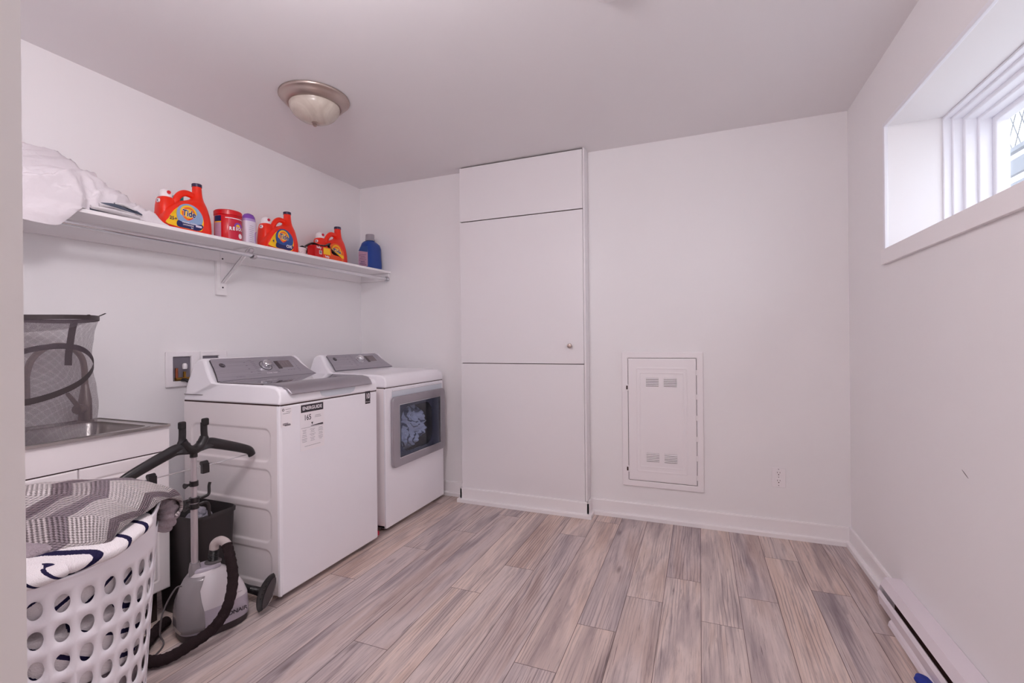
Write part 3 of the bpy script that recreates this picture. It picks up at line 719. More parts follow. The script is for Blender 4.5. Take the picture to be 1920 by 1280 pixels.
# ------------------------------------------------------------------ washer and dryer
YS = 0.007
def side_panel(b, x0, x1, y, z0, z1, panels, depth=.0045):
    def fn(u, v):
        d = min(sdrr(x0 + u, z0 + v, *p) for p in panels)
        return -depth * sstep(.006, -.004, d)
    relief(b, (x0, y, z0), (1, 0, 0), (0, 0, 1), x1 - x0, z1 - z0, 150, 220, fn)
def washer():
    t = thing('washing_machine', 'white top load washer with grey glass lid and energy guide label', 'washing machine', (.52, -1.22, 0))
    ya, yb, xa, xb = -1.565, -.879, .200, .835
    b = bmesh.new(); box(b, xa, ya + .009, .022, xb, yb, .8745)
    put('cabinet', b, 'enamel', t, bevel=.010)
    b = bmesh.new()
    P4 = [(.520, z, .520, .145, .035) for z in (.695, .510, .330, .148)]
    side_panel(b, xa + .004, xb - .012, ya, .026, .8745, P4)
    # close the sheet onto the cabinet
    put('side_panel', b, 'enamel_side', t, sharp=80)
    b = bmesh.new(); prism(b, [(xb - .012, ya), (xb - .004, ya + .0025), (xb, ya + .010), (xb - .012, ya + .012)], 'z', .024, .8745); put('corner_edge', b, 'enamel', t)
    for x in (xa + .06, xb - .06):
        for y in (ya + .06, yb - .06):
            b = bmesh.new(); lathe(b, [(0, 0), (.022, 0), (.020, .012), (.008, .014), (.008, .03), (0, .03)], x, y, 0, n=16); put('foot', b, 'black_matte', t)
    put('seam', B((xa + .004, ya + .003, .8730, xb - .003, yb - .003, .881)), 'gap', t, smooth=False)
    # top moulding with the rising console
    prof = [(.200, .8765), (.838, .8765), (.8385, .918), (.828, .944), (.805, .957), (.760, .963), (.415, .966), (.395, .972), (.355, .998), (.318, .034 + 1.0), (.292, 1.066), (.276, 1.079), (.258, 1.083), (.232, 1.079), (.214, 1.062), (.203, .955)]
    def fa(p, e):
        s = .0 + max(0, p[1] - .93) * .34 if p[0] < .40 else max(0, p[1] - .93) * .5
        return s if e == 0 else -s
    b = bmesh.new(); prism(b, prof, 'y', ya, yb, fa=fa); put('top_moulding', b, 'enamel', t, bevel=.012, segs=4)
    put('moulding_seam', B((.204, ya + .0005, .9085, .335, ya + .004, .9105)), 'gap', t, smooth=False)
    # console face
    p0, p1 = Vector((.402, 0, .9685)), Vector((.281, 0, 1.0775)); V = (p1 - p0); Lc = V.length; V.normalize(); U = Vector((0, 1, 0))
    n0 = U.cross(V)
    org = Vector((.402, -1.222, .9685)) + n0 * .006
    wid = .645
    # curved faces follow the console: slightly concave outline
    out = [(-wid / 2 + .010, 0), (wid / 2 - .010, 0), (wid / 2 - .024, .02), (wid / 2 - .042, .05), (wid / 2 - .058, .09), (wid / 2 - .064, .13), (wid / 2 - .072, .150), (wid / 2 - .085, Lc - .004), (-wid / 2 + .062, Lc - .004), (-wid / 2 + .050, Lc - .012), (-wid / 2 + .046, .13), (-wid / 2 + .038, .09), (-wid / 2 + .026, .045)]
    cp = put('control_panel', plate(bmesh.new(), out, (org, U, V), -.004, .0015), 'console', t, smooth=False)
    put('panel_outline', plate(bmesh.new(), [(x * 1.006, -.0015 + y * 1.012) for x, y in out], (org, U, V), -.0045, .0005), 'text_dark', t, smooth=False)
    F = lambda u, v: (org + U * u + V * v + n0 * .0016, U, V)
    b = bmesh.new(); lathe(b, [(0, 0), (.030, 0), (.031, .003), (.0255, .004), (.0235, .020), (.021, .027), (.018, .029), (.015, .0275), (0, .0275)], *(F(.012, .088)[0]), n=40, M4=aim(n0)); kn = put('selector_knob', b, 'chrome', cp)
    b = bmesh.new(); ringplate(b, ellipse(.072, .072, 40), ellipse(.0665, .0665, 40), F(.012, .088), 0, .001); put('knob_ring', b, 'text_dark', cp, smooth=False)
    put('display', plate(bmesh.new(), [(.082, .120), (.082, .058), (.108, .058), (.108, .120)][::-1], F(0, 0), 0, .0012), 'display', cp, smooth=False)
    put('display_window', plate(bmesh.new(), [(.110, .122), (.110, .066), (.190, .066), (.190, .122)][::-1], F(0, 0), 0, .0010), 'display2', cp, smooth=False)
    b = bmesh.new()
    for k in range(9):
        v = .034 + k * .0125
        plate(b, rrect(.022, .0016, .0005, 1, -.052 - (.010 if k in (0, 8) else 0), v), F(0, 0), 0, .0004); plate(b, rrect(.020, .0016, .0005, 1, .064, v), F(0, 0), 0, .0004)
        plate(b, rrect(.010, .0016, .0005, 1, .216, v), F(0, 0), 0, .0004)
        if k % 2: plate(b, rrect(.010, .003, .0005, 1, -.100, v), F(0, 0), 0, .0004); plate(b, rrect(.010, .002, .0005, 1, .14 + .02 * (k % 3), .045), F(0, 0), 0, .0004)
    for u in (.130, .150, .170): plate(b, rrect(.0012, .045, .0004, 1, u, .094), F(0, 0), .001, .0014)
    merge_into(cp, b, 'text_grey')
    b = bmesh.new(); ringplate(b, ellipse(.030, .030, 30, -.232, .108), ellipse(.025, .025, 30, -.232, .108), F(0, 0), 0, .001); plate(b, ellipse(.0215, .0215, 30, -.232, .108), F(0, 0), 0, .0007)
    put('badge', b, 'text_dark', cp, smooth=False); text('badge_text', 'GE', .017, 'console', cp, F(-.232, .108), depth=.0012, shear=.2)
    text('model_text', 'GE  DEEP FILL', .0085, 'text_grey', cp, F(-.205, .018), align='LEFT')
    text('panel_text', 'POWER  START', .010, 'text_white', cp, F(.020, .030), bold=.0003)
    # lid
    lp = [(.408, .9685), (.700, .9665), (.770, .9655), (.812, .957), (.838, .942), (.853, .924), (.853, .917), (.846, .9155), (.834, .932), (.808, .947), (.766, .9565), (.700, .9595), (.408, .9605)]
    b = bmesh.new(); prism(b, [(x, z + .004) for x, z in lp], 'y', -1.528, -.925, fa=lambda p, e: (.020 * sstep(.80, .86, p[0])) * (1 if e == 0 else -1)); ld = put('lid', b, 'silver', t, bevel=.003)
    put('lid_gap', B((.404, -1.532, .9625, .700, -.921, .9665)), 'gap', t, smooth=False)
    b = bmesh.new(); prism(b, [(.418, .9735), (.722, .9712), (.736, .9704), (.736, .9680), (.418, .9700)], 'y', -1.517, -.936); put('lid_glass', b, 'lidglass', ld, bevel=.0008)
    # front hand pocket
    F2 = lambda y, z: (Vector((.8385, y, z)), Vector((0, 1, 0)), Vector((0, 0, 1)))
    put('lid_pocket', plate(bmesh.new(), [(-.13, .016), (-.115, -.010), (-.09, -.017), (.09, -.017), (.115, -.010), (.13, .016)], F2(-1.195, .905), -.001, .0012), 'pocket', t, smooth=False)
    # stickers
    Fs = lambda y, z: (Vector((.8352, y, z)), Vector((0, 1, 0)), Vector((0, 0, 1)))
    s = put('rating_sticker', plate(bmesh.new(), rrect(.060, .090, .003), Fs(-1.523, .823), 0, .0004), 'paper', t, smooth=False)
    b = bmesh.new(); ringplate(b, ellipse(.012, .012, 16, -.018, .032), ellipse(.007, .007, 16, -.018, .032), Fs(-1.523, .823), .0004, .0007)
    for k, (w, y, z) in enumerate(((.030, .010, .033), (.026, .012, .022), (.040, 0, .015))): plate(b, rrect(w, .0014, .0004, 1, y, z), Fs(-1.523, .823), .0004, .0007)
    for z, w, y in ((-.031, .030, -.006), (-.036, .042, .0), (-.040, .034, .006)): plate(b, rrect(w, .003, .0004, 1, y, z), Fs(-1.523, .823), .0004, .0007)
    merge_into(s, b, 'text_dark')
    g = put('energy_label', plate(bmesh.new(), rrect(.150, .222, .002), Fs(-1.370, .757), 0, .0004), 'paper', t, smooth=False)
    b = bmesh.new(); plate(b, rrect(.140, .036, .001, 2, 0, .088), Fs(-1.370, .757), .0004, .0008)
    plate(b, [(.006, -.006 + .012), (.000, .006 + .012), (.012, .006 + .012)][::-1], Fs(-1.378, .757), .0004, .0008)
    plate(b, [(-.01, .0), (.068, -.002), (.068, .006), (-.01, .002)], Fs(-1.370, .757), .0004, .0008)
    put('label_header', b, 'text_dark', g, smooth=False)
    text('label_title', 'ENERGUIDE', .023, 'text_white', g, Fs(-1.370, .845), depth=.0010, bold=.0006, track=1.0)
    text('label_number', '165', .036, 'text_dark', g, Fs(-1.400, .800), depth=.0007, bold=.0004, sx=.85)
    b = bmesh.new(); rnd = random.Random(3)
    for z in (.804, .797): plate(b, rrect(.030 + rnd.random() * .02, .0016, .0004, 1, .035, z - .757), Fs(-1.370, .757), .0004, .0007)
    for z in (.742, .735, .728, .718, .711, .701, .694, .687):
        for cy, w in ((-.050, .034), (.0, .040), (.052, .032)):
            ww = w * (.5 + .5 * rnd.random()); plate(b, rrect(ww, .0013, .0004, 1, cy, z - .757), Fs(-1.370, .757), .0004, .0007)
    plate(b, rrect(.10, .0013, .0004, 1, 0, -.092), Fs(-1.370, .757), .0004, .0007); plate(b, rrect(.140, .0012, .0004, 1, 0, -.004), Fs(-1.370, .757), .0004, .0007)
    put('label_lines', b, 'text_grey', g, smooth=False)
    w = put('warranty_sticker', plate(bmesh.new(), rrect(.042, .072, .001), Fs(-.962, .847), 0, .0004), 'text_dark', t, smooth=False)
    text('sticker_number', '10', .042, 'text_white', w, Fs(-.962, .853), depth=.0008, bold=.0012, sx=.72)
    text('sticker_text', 'Warranty', .009, 'text_white', w, Fs(-.962, .822), depth=.0008)
washer()
def dryer():
    t = thing('clothes_dryer', 'white front load dryer with silver framed window beside the washer', 'dryer', (.50, -.43, 0))
    ya, yb, xa, xb = -.770, -.084, .190, .809
    # cabinet built around an open drum: shell panels
    b = bmesh.new()
    box(b, xa, ya, .025, xb - .008, ya + .02, .8745); box(b, xa, yb - .02, .025, xb - .008, yb, .8745); box(b, xa, ya, .025, xa + .02, yb, .8745); box(b, xa, ya, .025, xb - .008, yb, .045)
    put('cabinet', b, 'enamel_side', t, bevel=.004)
    FF = lambda y, z, x=xb - .010: (Vector((x, y, z)), Vector((0, 1, 0)), Vector((0, 0, 1)))
    cyc, czc = -.427, .4498
    def outl(w, h, r, n=6, cy=0, cz=0): return rrect(w, h, r, n, cy, cz)
    oc = (-.405 - cyc); zc = (.600 - czc)
    b = bmesh.new(); ringplate(b, outl(yb - ya, .8495, .008), outl(.49, .33, .06, cy=oc, cz=zc), FF(cyc, czc), -.004, .010); put('front_panel', b, 'enamel', t, bevel=.004)
    for x in (xa + .06, xb - .06):
        for y in (ya + .06, yb - .06):
            b = bmesh.new(); lathe(b, [(0, 0), (.022, 0), (.020, .012), (.008, .014), (.008, .03), (0, .03)], x, y, 0, n=16); put('foot', b, 'black_matte', t)
    put('seam', B((xa + .004, ya + .002, .872, xb - .003, yb - .002, .879)), 'gap', t, smooth=False)
    prof = [(.190, .877), (.8115, .877), (.812, .915), (.802, .938), (.780, .952), (.740, .957), (.395, .964), (.372, .972), (.335, .998), (.302, 1.034), (.280, 1.062), (.266, 1.073), (.248, 1.076), (.222, 1.072), (.206, 1.056), (.194, .955)]
    def fa(p, e):
        s = max(0, p[1] - .93) * .34 if p[0] < .40 else max(0, p[1] - .93) * .5
        return s if e == 0 else -s
    b = bmesh.new(); prism(b, prof, 'y', ya, yb, fa=fa); put('top_moulding', b, 'enamel', t, bevel=.012, segs=4)
    p0, p1 = Vector((.380, 0, .9695)), Vector((.270, 0, 1.0715)); V = (p1 - p0); Lc = V.length; V.normalize(); U = Vector((0, 1, 0)); n0 = U.cross(V)
    org = Vector((.380, -.427, .9695)) + n0 * .006; wid = .64
    out = [(-wid / 2 + .030, 0), (wid / 2 - .010, 0), (wid / 2 - .024, .02), (wid / 2 - .042, .05), (wid / 2 - .056, .09), (wid / 2 - .066, .13), (wid / 2 - .085, Lc - .004), (-wid / 2 + .070, Lc - .004), (-wid / 2 + .058, Lc - .012), (-wid / 2 + .056, .12), (-wid / 2 + .050, .08), (-wid / 2 + .042, .04)]
    cp = put('control_panel', plate(bmesh.new(), out, (org, U, V), -.004, .0015), 'console', t, smooth=False)
    put('panel_outline', plate(bmesh.new(), [(x * 1.006, -.0015 + y * 1.012) for x, y in out], (org, U, V), -.0045, .0005), 'text_grey', t, smooth=False)
    F = lambda u, v: (org + U * u + V * v + n0 * .0016, U, V)
    b = bmesh.new(); lathe(b, [(0, 0), (.030, 0), (.031, .003), (.0255, .004), (.0235, .020), (.021, .027), (.018, .029), (.015, .0275), (0, .0275)], *(F(.015, .088)[0]), n=40, M4=aim(n0)); put('selector_knob', b, 'chrome', cp)
    put('display', plate(bmesh.new(), [(.088, .120), (.088, .058), (.112, .058), (.112, .120)][::-1], F(0, 0), 0, .0012), 'display', cp, smooth=False)
    put('display_window', plate(bmesh.new(), [(.114, .122), (.114, .066), (.190, .066), (.190, .122)][::-1], F(0, 0), 0, .0010), 'display2', cp, smooth=False)
    b = bmesh.new()
    for k in range(9):
        v = .034 + k * .0125
        plate(b, rrect(.022, .0016, .0005, 1, -.050, v), F(0, 0), 0, .0004); plate(b, rrect(.010, .0016, .0005, 1, .214, v), F(0, 0), 0, .0004)
        if k % 2: plate(b, rrect(.010, .003, .0005, 1, -.098, v), F(0, 0), 0, .0004)
    merge_into(cp, b, 'text_grey')
    b = bmesh.new(); ringplate(b, ellipse(.030, .030, 30, -.215, .104), ellipse(.025, .025, 30, -.215, .104), F(0, 0), 0, .001); plate(b, ellipse(.0215, .0215, 30, -.215, .104), F(0, 0), 0, .0007)
    put('badge', b, 'text_dark', cp, smooth=False); text('badge_text', 'GE', .017, 'console', cp, F(-.215, .104), depth=.0012, shear=.2)
    text('model_text', 'GE', .0085, 'text_grey', cp, F(-.232, .030), align='LEFT')
    # handle recess above the door
    b = bmesh.new(); plate(b, outl(.600, .052, .012), FF(-.402, .836, xb), 0, .0016); put('handle_recess', b, 'pocket', t, bevel=.001)
    b = bmesh.new(); prism(b, [(xb, .862), (xb + .006, .860), (xb + .004, .852), (xb, .850)], 'y', -.70, -.105); put('handle_lip', b, 'enamel', t, bevel=.001)
    # door
    D = FF(-.405, .5975, xb)
    b = bmesh.new(); ringplate(b, outl(.628, .440, .030, 8), outl(.500, .336, .006, 8), D, 0.001, .022); d = put('door', b, 'silver', t, bevel=.006)
    b = bmesh.new(); ringplate(b, outl(.504, .340, .004, 8), outl(.375, .290, .085, 8, cy=-.035, cz=.0), D, .008, .014); put('glass_border', b, 'doorglass_dark', d, smooth=False)
    b = bmesh.new(); plate(b, outl(.500, .336, .004, 8), D, .0145, .0155); put('door_glass', b, 'door_glass', d, smooth=False)
    b = bmesh.new(); ringplate(b, outl(.502, .338, .005, 6), outl(.494, .330, .004, 6), D, .014, .0225); put('inner_trim', b, 'chrome', d, smooth=False)
    # drum
    b = bmesh.new(); lathe(b, [(.250, .06), (.250, -.34), (0, -.34)], .74, -.427, .60, n=48, M4=aim((1, 0, 0))); put('drum', b, 'drum', t)
    # laundry seen through the window
    return t
dryer()
def laundry_pile():
    b = bmesh.new(); n, m = 90, 70; g = []
    for j in range(m + 1):
        row = []
        for i in range(n + 1):
            u, v = i / n * 2 - 1, j / m * 2 - 1
            y = -.425 + u * .236; z = .585 + v * .165
            rr = math.sqrt((u * .98) ** 2 + (v * .98) ** 2); e = max(0, 1 - rr ** 4) ** .5
            q = Vector((y * 16, z * 16, 3)); f = noise.noise(q) * .5 + abs(noise.noise(q * 2.1)) * .55 + abs(noise.noise(q * 4.3 + Vector((9, 1, 0)))) * .25
            row.append(b.verts.new((.640 + .120 * e + f * .075 * e, y, z)))
        g.append(row)
    bk = [[b.verts.new((.56, v.co.y, v.co.z)) for v in r] for r in (g[0], g[-1])]
    for j in range(m):
        for i in range(n): b.faces.new((g[j][i], g[j][i + 1], g[j + 1][i + 1], g[j + 1][i]))
    put.keep = True
    o = put('laundry_load', b, ['plaid'], None, loc=(.62, -.46, .44)); put.keep = False
    for v in o.data.vertices: v.co.x = v.co.x
    setuv(o, lambda c: (c.y + noise.noise(c * 9) * .05, c.z * .6 + c.y * .8 + noise.noise(c * 12) * .16))
    b2 = bmesh.new(); tag(o, 'crumpled white and grey laundry behind the dryer window', 'laundry')
laundry_pile()

# ------------------------------------------------------------------ shelf with rod
def SZ(y): return 1.7215 + .0095 * y
def shelf():
    t = thing('wall_shelf', 'long white wall shelf with chrome hanging rod above the appliances', 'shelf', (.15, -1.45, 1.70))
    y0 = FY + .001
    def tb(x0, x1, ya, yb, dz0, dz1, nm, m, par=t, bev=.0015):
        b = bmesh.new(); vs = box(b, x0, ya, 0, x1, yb, 1)
        for v in vs: v.co.z = SZ(v.co.y) + (dz0 if v.co.z < .5 else dz1)
        return put(nm, b, m, par, bevel=bev)
    tb(.001, .297, y0, -.001, -.016, 0, 'board', 'trim')
    tb(.001, .019, y0, -.001, -.078, -.0165, 'wall_cleat', 'trim'); tb(.019, .283, -.019, -.001, -.076, -.0165, 'wall_cleat', 'trim')
    b = bmesh.new(); cyl(b, (.272, y0 + .005, SZ(y0) - .062), (.272, -.020, SZ(-.02) - .062), .0125, n=24); rd = put('rod', b, 'chrome', t)
    b = bmesh.new(); lathe(b, [(.014, 0), (.014, .016), (.024, .018), (.024, .021), (0, .021)], .272, -.040, SZ(0) - .062, n=24, M4=aim((0, 1, 0))); put('rod_socket', b, 'chrome', t)
    # bracket
    yb = -1.222
    put('bracket_board', B((.001, yb - .030, 1.438, .019, yb + .030, SZ(yb) - .079)), 'trim', t, bevel=.001)
    br = bmesh.new()
    z1 = SZ(yb) - .0175
    box(br, .0195, yb - .011, 1.468, .0225, yb + .013, z1); box(br, .0195, yb - .011, z1 - .003, .270, yb + .013, z1)
    prism(br, [(.021, 1.508), (.034, 1.508), (.252, z1 - .004), (.238, z1 - .004)], 'y', yb - .010, yb - .007); prism(br, [(.021, 1.508), (.034, 1.508), (.252, z1 - .004), (.238, z1 - .004)], 'y', yb + .009, yb + .012)
    prism(br, [(.021, 1.508), (.024, 1.506), (.241, z1 - .006), (.238, z1 - .003)], 'y', yb - .010, yb + .012)
    bo = put('bracket', br, 'plastic_white', t, smooth=False)
    zr = SZ(yb) - .062
    hk = catmull([(.262, yb, z1), (.262, yb, zr + .030), (.252, yb, zr + .010), (.254, yb, zr - .010), (.270, yb, zr - .020), (.288, yb, zr - .012), (.290, yb, zr + .004)], 6)
    put('rod_hook', tube(bmesh.new(), hk, .010, n=8, flat=(.25, 1.1), up=(0, 0, 1), raw=True), 'pole', bo)
    for x, z in ((.0225, 1.482), (.0225, 1.648)): put('screw', lathe(bmesh.new(), [(0, 0), (.005, 0), (.004, .002), (0, .0025)], x, yb + .002, z, n=12, M4=aim((1, 0, 0))), 'text_dark', bo)
shelf()

# ------------------------------------------------------------------ detergent jugs
def logo(par, fr, s, word=True):
    """round target mark with the word, on frame fr; s is the ring diameter"""
    o, U, V = fr; n0 = U.cross(V)
    f2 = lambda d: (o + n0 * d, U, V)
    a = put('logo_ring', plate(bmesh.new(), ellipse(s, s, 36), f2(0), 0, .0006), 'yellow', par, smooth=False, local=True)
    put('logo_inner', plate(bmesh.new(), ellipse(s * .80, s * .80, 36), f2(.0006), 0, .0005), 'ring_orange', par, smooth=False, local=True)
    put('logo_core', plate(bmesh.new(), ellipse(s * .56, s * .56, 30), f2(.0011), 0, .0004), 'yellow', par, smooth=False, local=True)
    text('logo_word_edge', 'Tide', s * .52, 'text_white', par, (o + n0 * .0016, U, V), depth=.0002, bold=s * .030, sx=.84, shear=.12, local=True)
    text('logo_word', 'Tide', s * .52, 'navy', par, (o + n0 * .0022, U, V), depth=.0002, bold=s * .012, sx=.84, shear=.12, local=True)
def jug(label, loc, variant, rz=0, sc=1.0):
    t = thing('detergent_jug', label, 'detergent jug', loc, 'orange detergent jugs on the shelf', rz)
    t.scale = (sc, sc, sc)
    # local frame: y along the shelf (0..0.245), x depth (front face at +.06)
    b = bmesh.new()
    def sec(z, ya, yb, xa, xb, p=3.4): return ((xa + xb) / 2, (ya + yb) / 2, z, (xb - xa) / 2, (yb - ya) / 2, p)
    loft(b, [sec(0, .012, .236, -.050, .052), sec(.006, .004, .243, -.057, .058), sec(.030, .003, .244, -.059, .060), sec(.070, .008, .241, -.058, .060), sec(.105, .030, .234, -.054, .058, 3.2), sec(.135, .062, .226, -.048, .054, 3), sec(.155, .092, .220, -.042, .048, 2.8), sec(.168, .128, .216, -.034, .040, 2.5), sec(.180, .150, .213, -.028, .032, 2.3), sec(.200, .162, .209, -.023, .026, 2.1), sec(.225, .164, .207, -.021, .023, 2), sec(.250, .165, .206, -.020, .021, 2)], n=44)
    # handle arch and rear shoulder column
    tube(b, [(0, .078, .120), (0, .082, .158), (0, .098, .186), (0, .122, .203), (0, .148, .204), (0, .176, .196)], .0125, n=14, flat=(1, 1.25))
    loft(b, [sec(.004, .008, .090, -.060, .020), sec(.06, .006, .094, -.062, .020), sec(.120, .008, .086, -.058, .018, 3), sec(.150, .012, .078, -.054, .014, 2.8), sec(.160, .016, .074, -.050, .010, 2.6), sec(.163, .022, .070, -.044, .006, 2.4)], n=32)
    bd = put('body', b, 'orange', t, local=True, sharp=60)
    b = bmesh.new(); lathe(b, [(0, .2495), (.0225, .2495), (.0228, .264), (.0205, .266), (.018, .262), (0, .262)], .0005, .1855, 0, n=32); put('spout_ring', b, 'navy_cap', t, local=True)
    b = bmesh.new(); loft(b, [(-.020, .046, .161, .026, .026, 2.3), (-.020, .046, .185, .025, .025, 2.2), (-.020, .046, .196, .020, .020, 2), (-.020, .048, .204, .010, .010, 2)], n=28); cap = put('tap_cap', b, 'plastic_white', t, local=True)
    b = bmesh.new(); lathe(b, [(0, 0), (.0085, 0), (.0085, .004), (0, .005)], .004, .046, .184, n=20, M4=aim((1, -.35, .1))); put('tap_button', b, 'red' if variant == 1 else 'crimson', cap, local=True)
    # label on the front face
    def xf(z): return .0615 if z < .08 else .0615 - (z - .08) * .10
    U, V = Vector((0, 1, 0)), Vector((0, 0, 1))
    Fr = lambda y, z, d=0: (Vector((.0605 + d, y, z)), U, V)
    pts = [(.010, .020), (.150, .014), (.172, .030), (.178, .060), (.172, .090), (.156, .114), (.132, .130), (.104, .134), (.078, .126), (.052, .106), (.030, .082), (.014, .050)]
    pts = [(y, z) for y, z in pts]
    def smooth_loop(P): return [(v.x, v.y) for v in catmull([(a, c, 0) for a, c in P], 4, True)]
    def slab(P, m, nm, d0, d1, par):
        b = bmesh.new(); o = plate(b, P, (Vector((0, 0, 0)), U, V), 0, 1)
        for v in b.verts:
            base = .0600 - max(0, v.co.z - .085) * .13 - max(0, .03 - v.co.y) * .15 - max(0, v.co.y - .20) * .2
            v.co.x = base + (d0 if v.co.x < .5 else d1)
        return put(nm, b, m, par, smooth=False, local=True)
    if variant in (1, 2):
        lb = slab(smooth_loop(pts), 'yellow', 'label', -.004, .0008, t)
        circ = ellipse(.128, .124, 40, .110, .076)
        slab(circ, 'sky_label' if variant == 1 else 'deep_label', 'label_disc', .0, .0014, lb)
        low = smooth_loop([(.052, .046), (.080, .040), (.130, .040), (.166, .048), (.174, .036), (.152, .015), (.100, .015), (.050, .018)])
        slab(low, 'navy', 'label_band', .0, .0018, lb)
        logo(lb, Fr(.104, .088, -.0018), .082)
        Ft = lambda y, z: (Vector((.0620, y, z)), U, V)
        if variant == 1:
            text('label_text', '25+', .022, 'navy', lb, Ft(.030, .050), bold=.0004, depth=.0004, local=True)
            text('label_text', 'POWER CLEAN', .010, 'text_white', lb, Ft(.106, .042), bold=.0002, depth=.0006, local=True)
            text('label_text', 'LAVANDERIE', .009, 'text_white', lb, Ft(.100, .031), bold=.0002, depth=.0006, local=True)
            text('label_text', '94', .011, 'text_white', lb, Ft(.118, .020), bold=.0002, depth=.0006, local=True)
            slab(rrect(.030, .010, .002, 3, .152, .036), 'pale', 'label_tab', .0, .0022, lb)
        else:
            text('label_text', 'OXI', .024, 'text_white', lb, Ft(.142, .036), bold=.0008, depth=.0008, local=True)
            text('label_text', '4', .024, 'navy', lb, Ft(.028, .050), bold=.0004, depth=.0004, local=True)
    else:
        lb = slab(smooth_loop(pts), 'ring_orange', 'label', -.004, .0006, t)
        logo(lb, Fr(.110, .078, -.0016), .092)
    # badge on the rear shoulder, facing the side
    fr_ = (Vector((-.012, .0075, .138)), Vector((.94, -.20, 0)).normalized(), V)
    b = bmesh.new(); plate(b, ellipse(.026, .020, 20), fr_, -.004, .003); put('badge', b, 'paper', t, smooth=False, local=True)
    text('badge_text', 'he', .014, 'navy', t, fr_, depth=.0034, bold=.0004, local=True)
    return t
jug('large orange detergent jug nearest the white sheets, blue and yellow label', (.198, -1.672, SZ(-1.55)), 1, math.radians(0), 1.0)
jug('middle orange detergent jug on the shelf between purple capped bottle and white tub', (.182, -1.092, SZ(-.97)), 2, 0, 1.0)
jug('orange detergent jug farthest right, behind the red trash bag carton', (.128, -.604, SZ(-.47)), 3, 0, 1.07)
UX, UZ = Vector((0, 1, 0)), Vector((0, 0, 1))
def curved(par, pts, R, cx, cy, a0, m, nm, d=.0006, z0=0):
    """outline (arc length, z) wrapped on a vertical cylinder; a0 = angle of s=0"""
    b = bmesh.new()
    zs = [p[1] for p in pts]; ss = [p[0] for p in pts]
    s0, s1, za, zb = min(ss), max(ss), min(zs), max(zs); n = max(2, int((s1 - s0) / .004))
    for k in range(n):
        q = []
        for s, z in ((s0 + (s1 - s0) * k / n, za), (s0 + (s1 - s0) * (k + 1) / n, za), (s0 + (s1 - s0) * (k + 1) / n, zb), (s0 + (s1 - s0) * k / n, zb)):
            a = a0 + s / R; q.append(b.verts.new((cx + (R + d) * math.cos(a), cy + (R + d) * math.sin(a), z)))
        b.faces.new(q)
    bmesh.ops.remove_doubles(b, verts=b.verts, dist=1e-5)
    return put(nm, b, m, par)
def canister():
    cx, cy = .200, -1.318; z = SZ(cy); R = .0655
    t = thing('stain_remover_tub', 'red round screw lid tub of stain remover powder on the shelf', 'tub', (cx, cy, z))
    b = bmesh.new(); lathe(b, [(0, 0), (R - .003, 0), (R, .004), (R, .135), (R - .002, .138), (0, .138)], cx, cy, z, n=56); bd = put('tub_body', b, 'red', t)
    b = bmesh.new(); lathe(b, [(0, .138), (R + .002, .138), (R + .002, .160), (R - .003, .165), (R - .010, .165), (R - .012, .162), (0, .162)], cx, cy, z, n=56); put('lid', b, 'red', t)
    a0 = math.radians(-38)
    curved(bd, [(-.075, z + .008), (-.032, z + .094)], R, cx, cy, a0, 'pink_label', 'back_label', .0004)
    curved(bd, [(-.075, z + .094), (-.032, z + .100)], R, cx, cy, a0, 'yellow', 'back_stripe', .0005)
    curved(bd, [(-.075, z + .100), (-.032, z + .130)], R, cx, cy, a0, 'navy', 'back_header', .0005)
    curved(bd, [(.002, z + .006), (.098, z + .118)], R, cx, cy, a0, 'crimson', 'front_label', .0004)
    curved(bd, [(-.012, z + .118), (.098, z + .122)], R, cx, cy, a0, 'paper', 'front_line', .0006)
    # sun mark and the word
    f = lambda a, zz: (Vector((cx + (R + .0012) * math.cos(a), cy + (R + .0012) * math.sin(a), zz)), Vector((-math.sin(a), math.cos(a), 0)), UZ)
    aw = a0 + .050 / R
    half = [(.024 * math.cos(PI * k / 14), .024 * math.sin(PI * k / 14)) for k in range(15)]
    put('sun_mark', plate(bmesh.new(), half, f(aw, z + .076), 0, .0008), 'violet', bd, smooth=False)
    put('sun_mark', plate(bmesh.new(), [(x * .55, y * .55) for x, y in half], f(aw, z + .077), .0008, .0014), 'yellow', bd, smooth=False)
    for k, ch in enumerate('RESOLVE'):
        a = a0 + (.012 + k * .0152) / R; text('brand_word', ch, .024, 'text_white', bd, f(a, z + .063 + k * .001), depth=.0016, bold=.0013, sx=.85)
    b = bmesh.new(); lathe(b, [(0, 0), (.014, 0), (0, .0008)], *(f(a0 + .066 / R, z + .030)[0]), n=10, M4=aim((math.cos(a0 + 1), math.sin(a0 + 1), 0))); put('splash_mark', b, 'paper', bd)
canister()
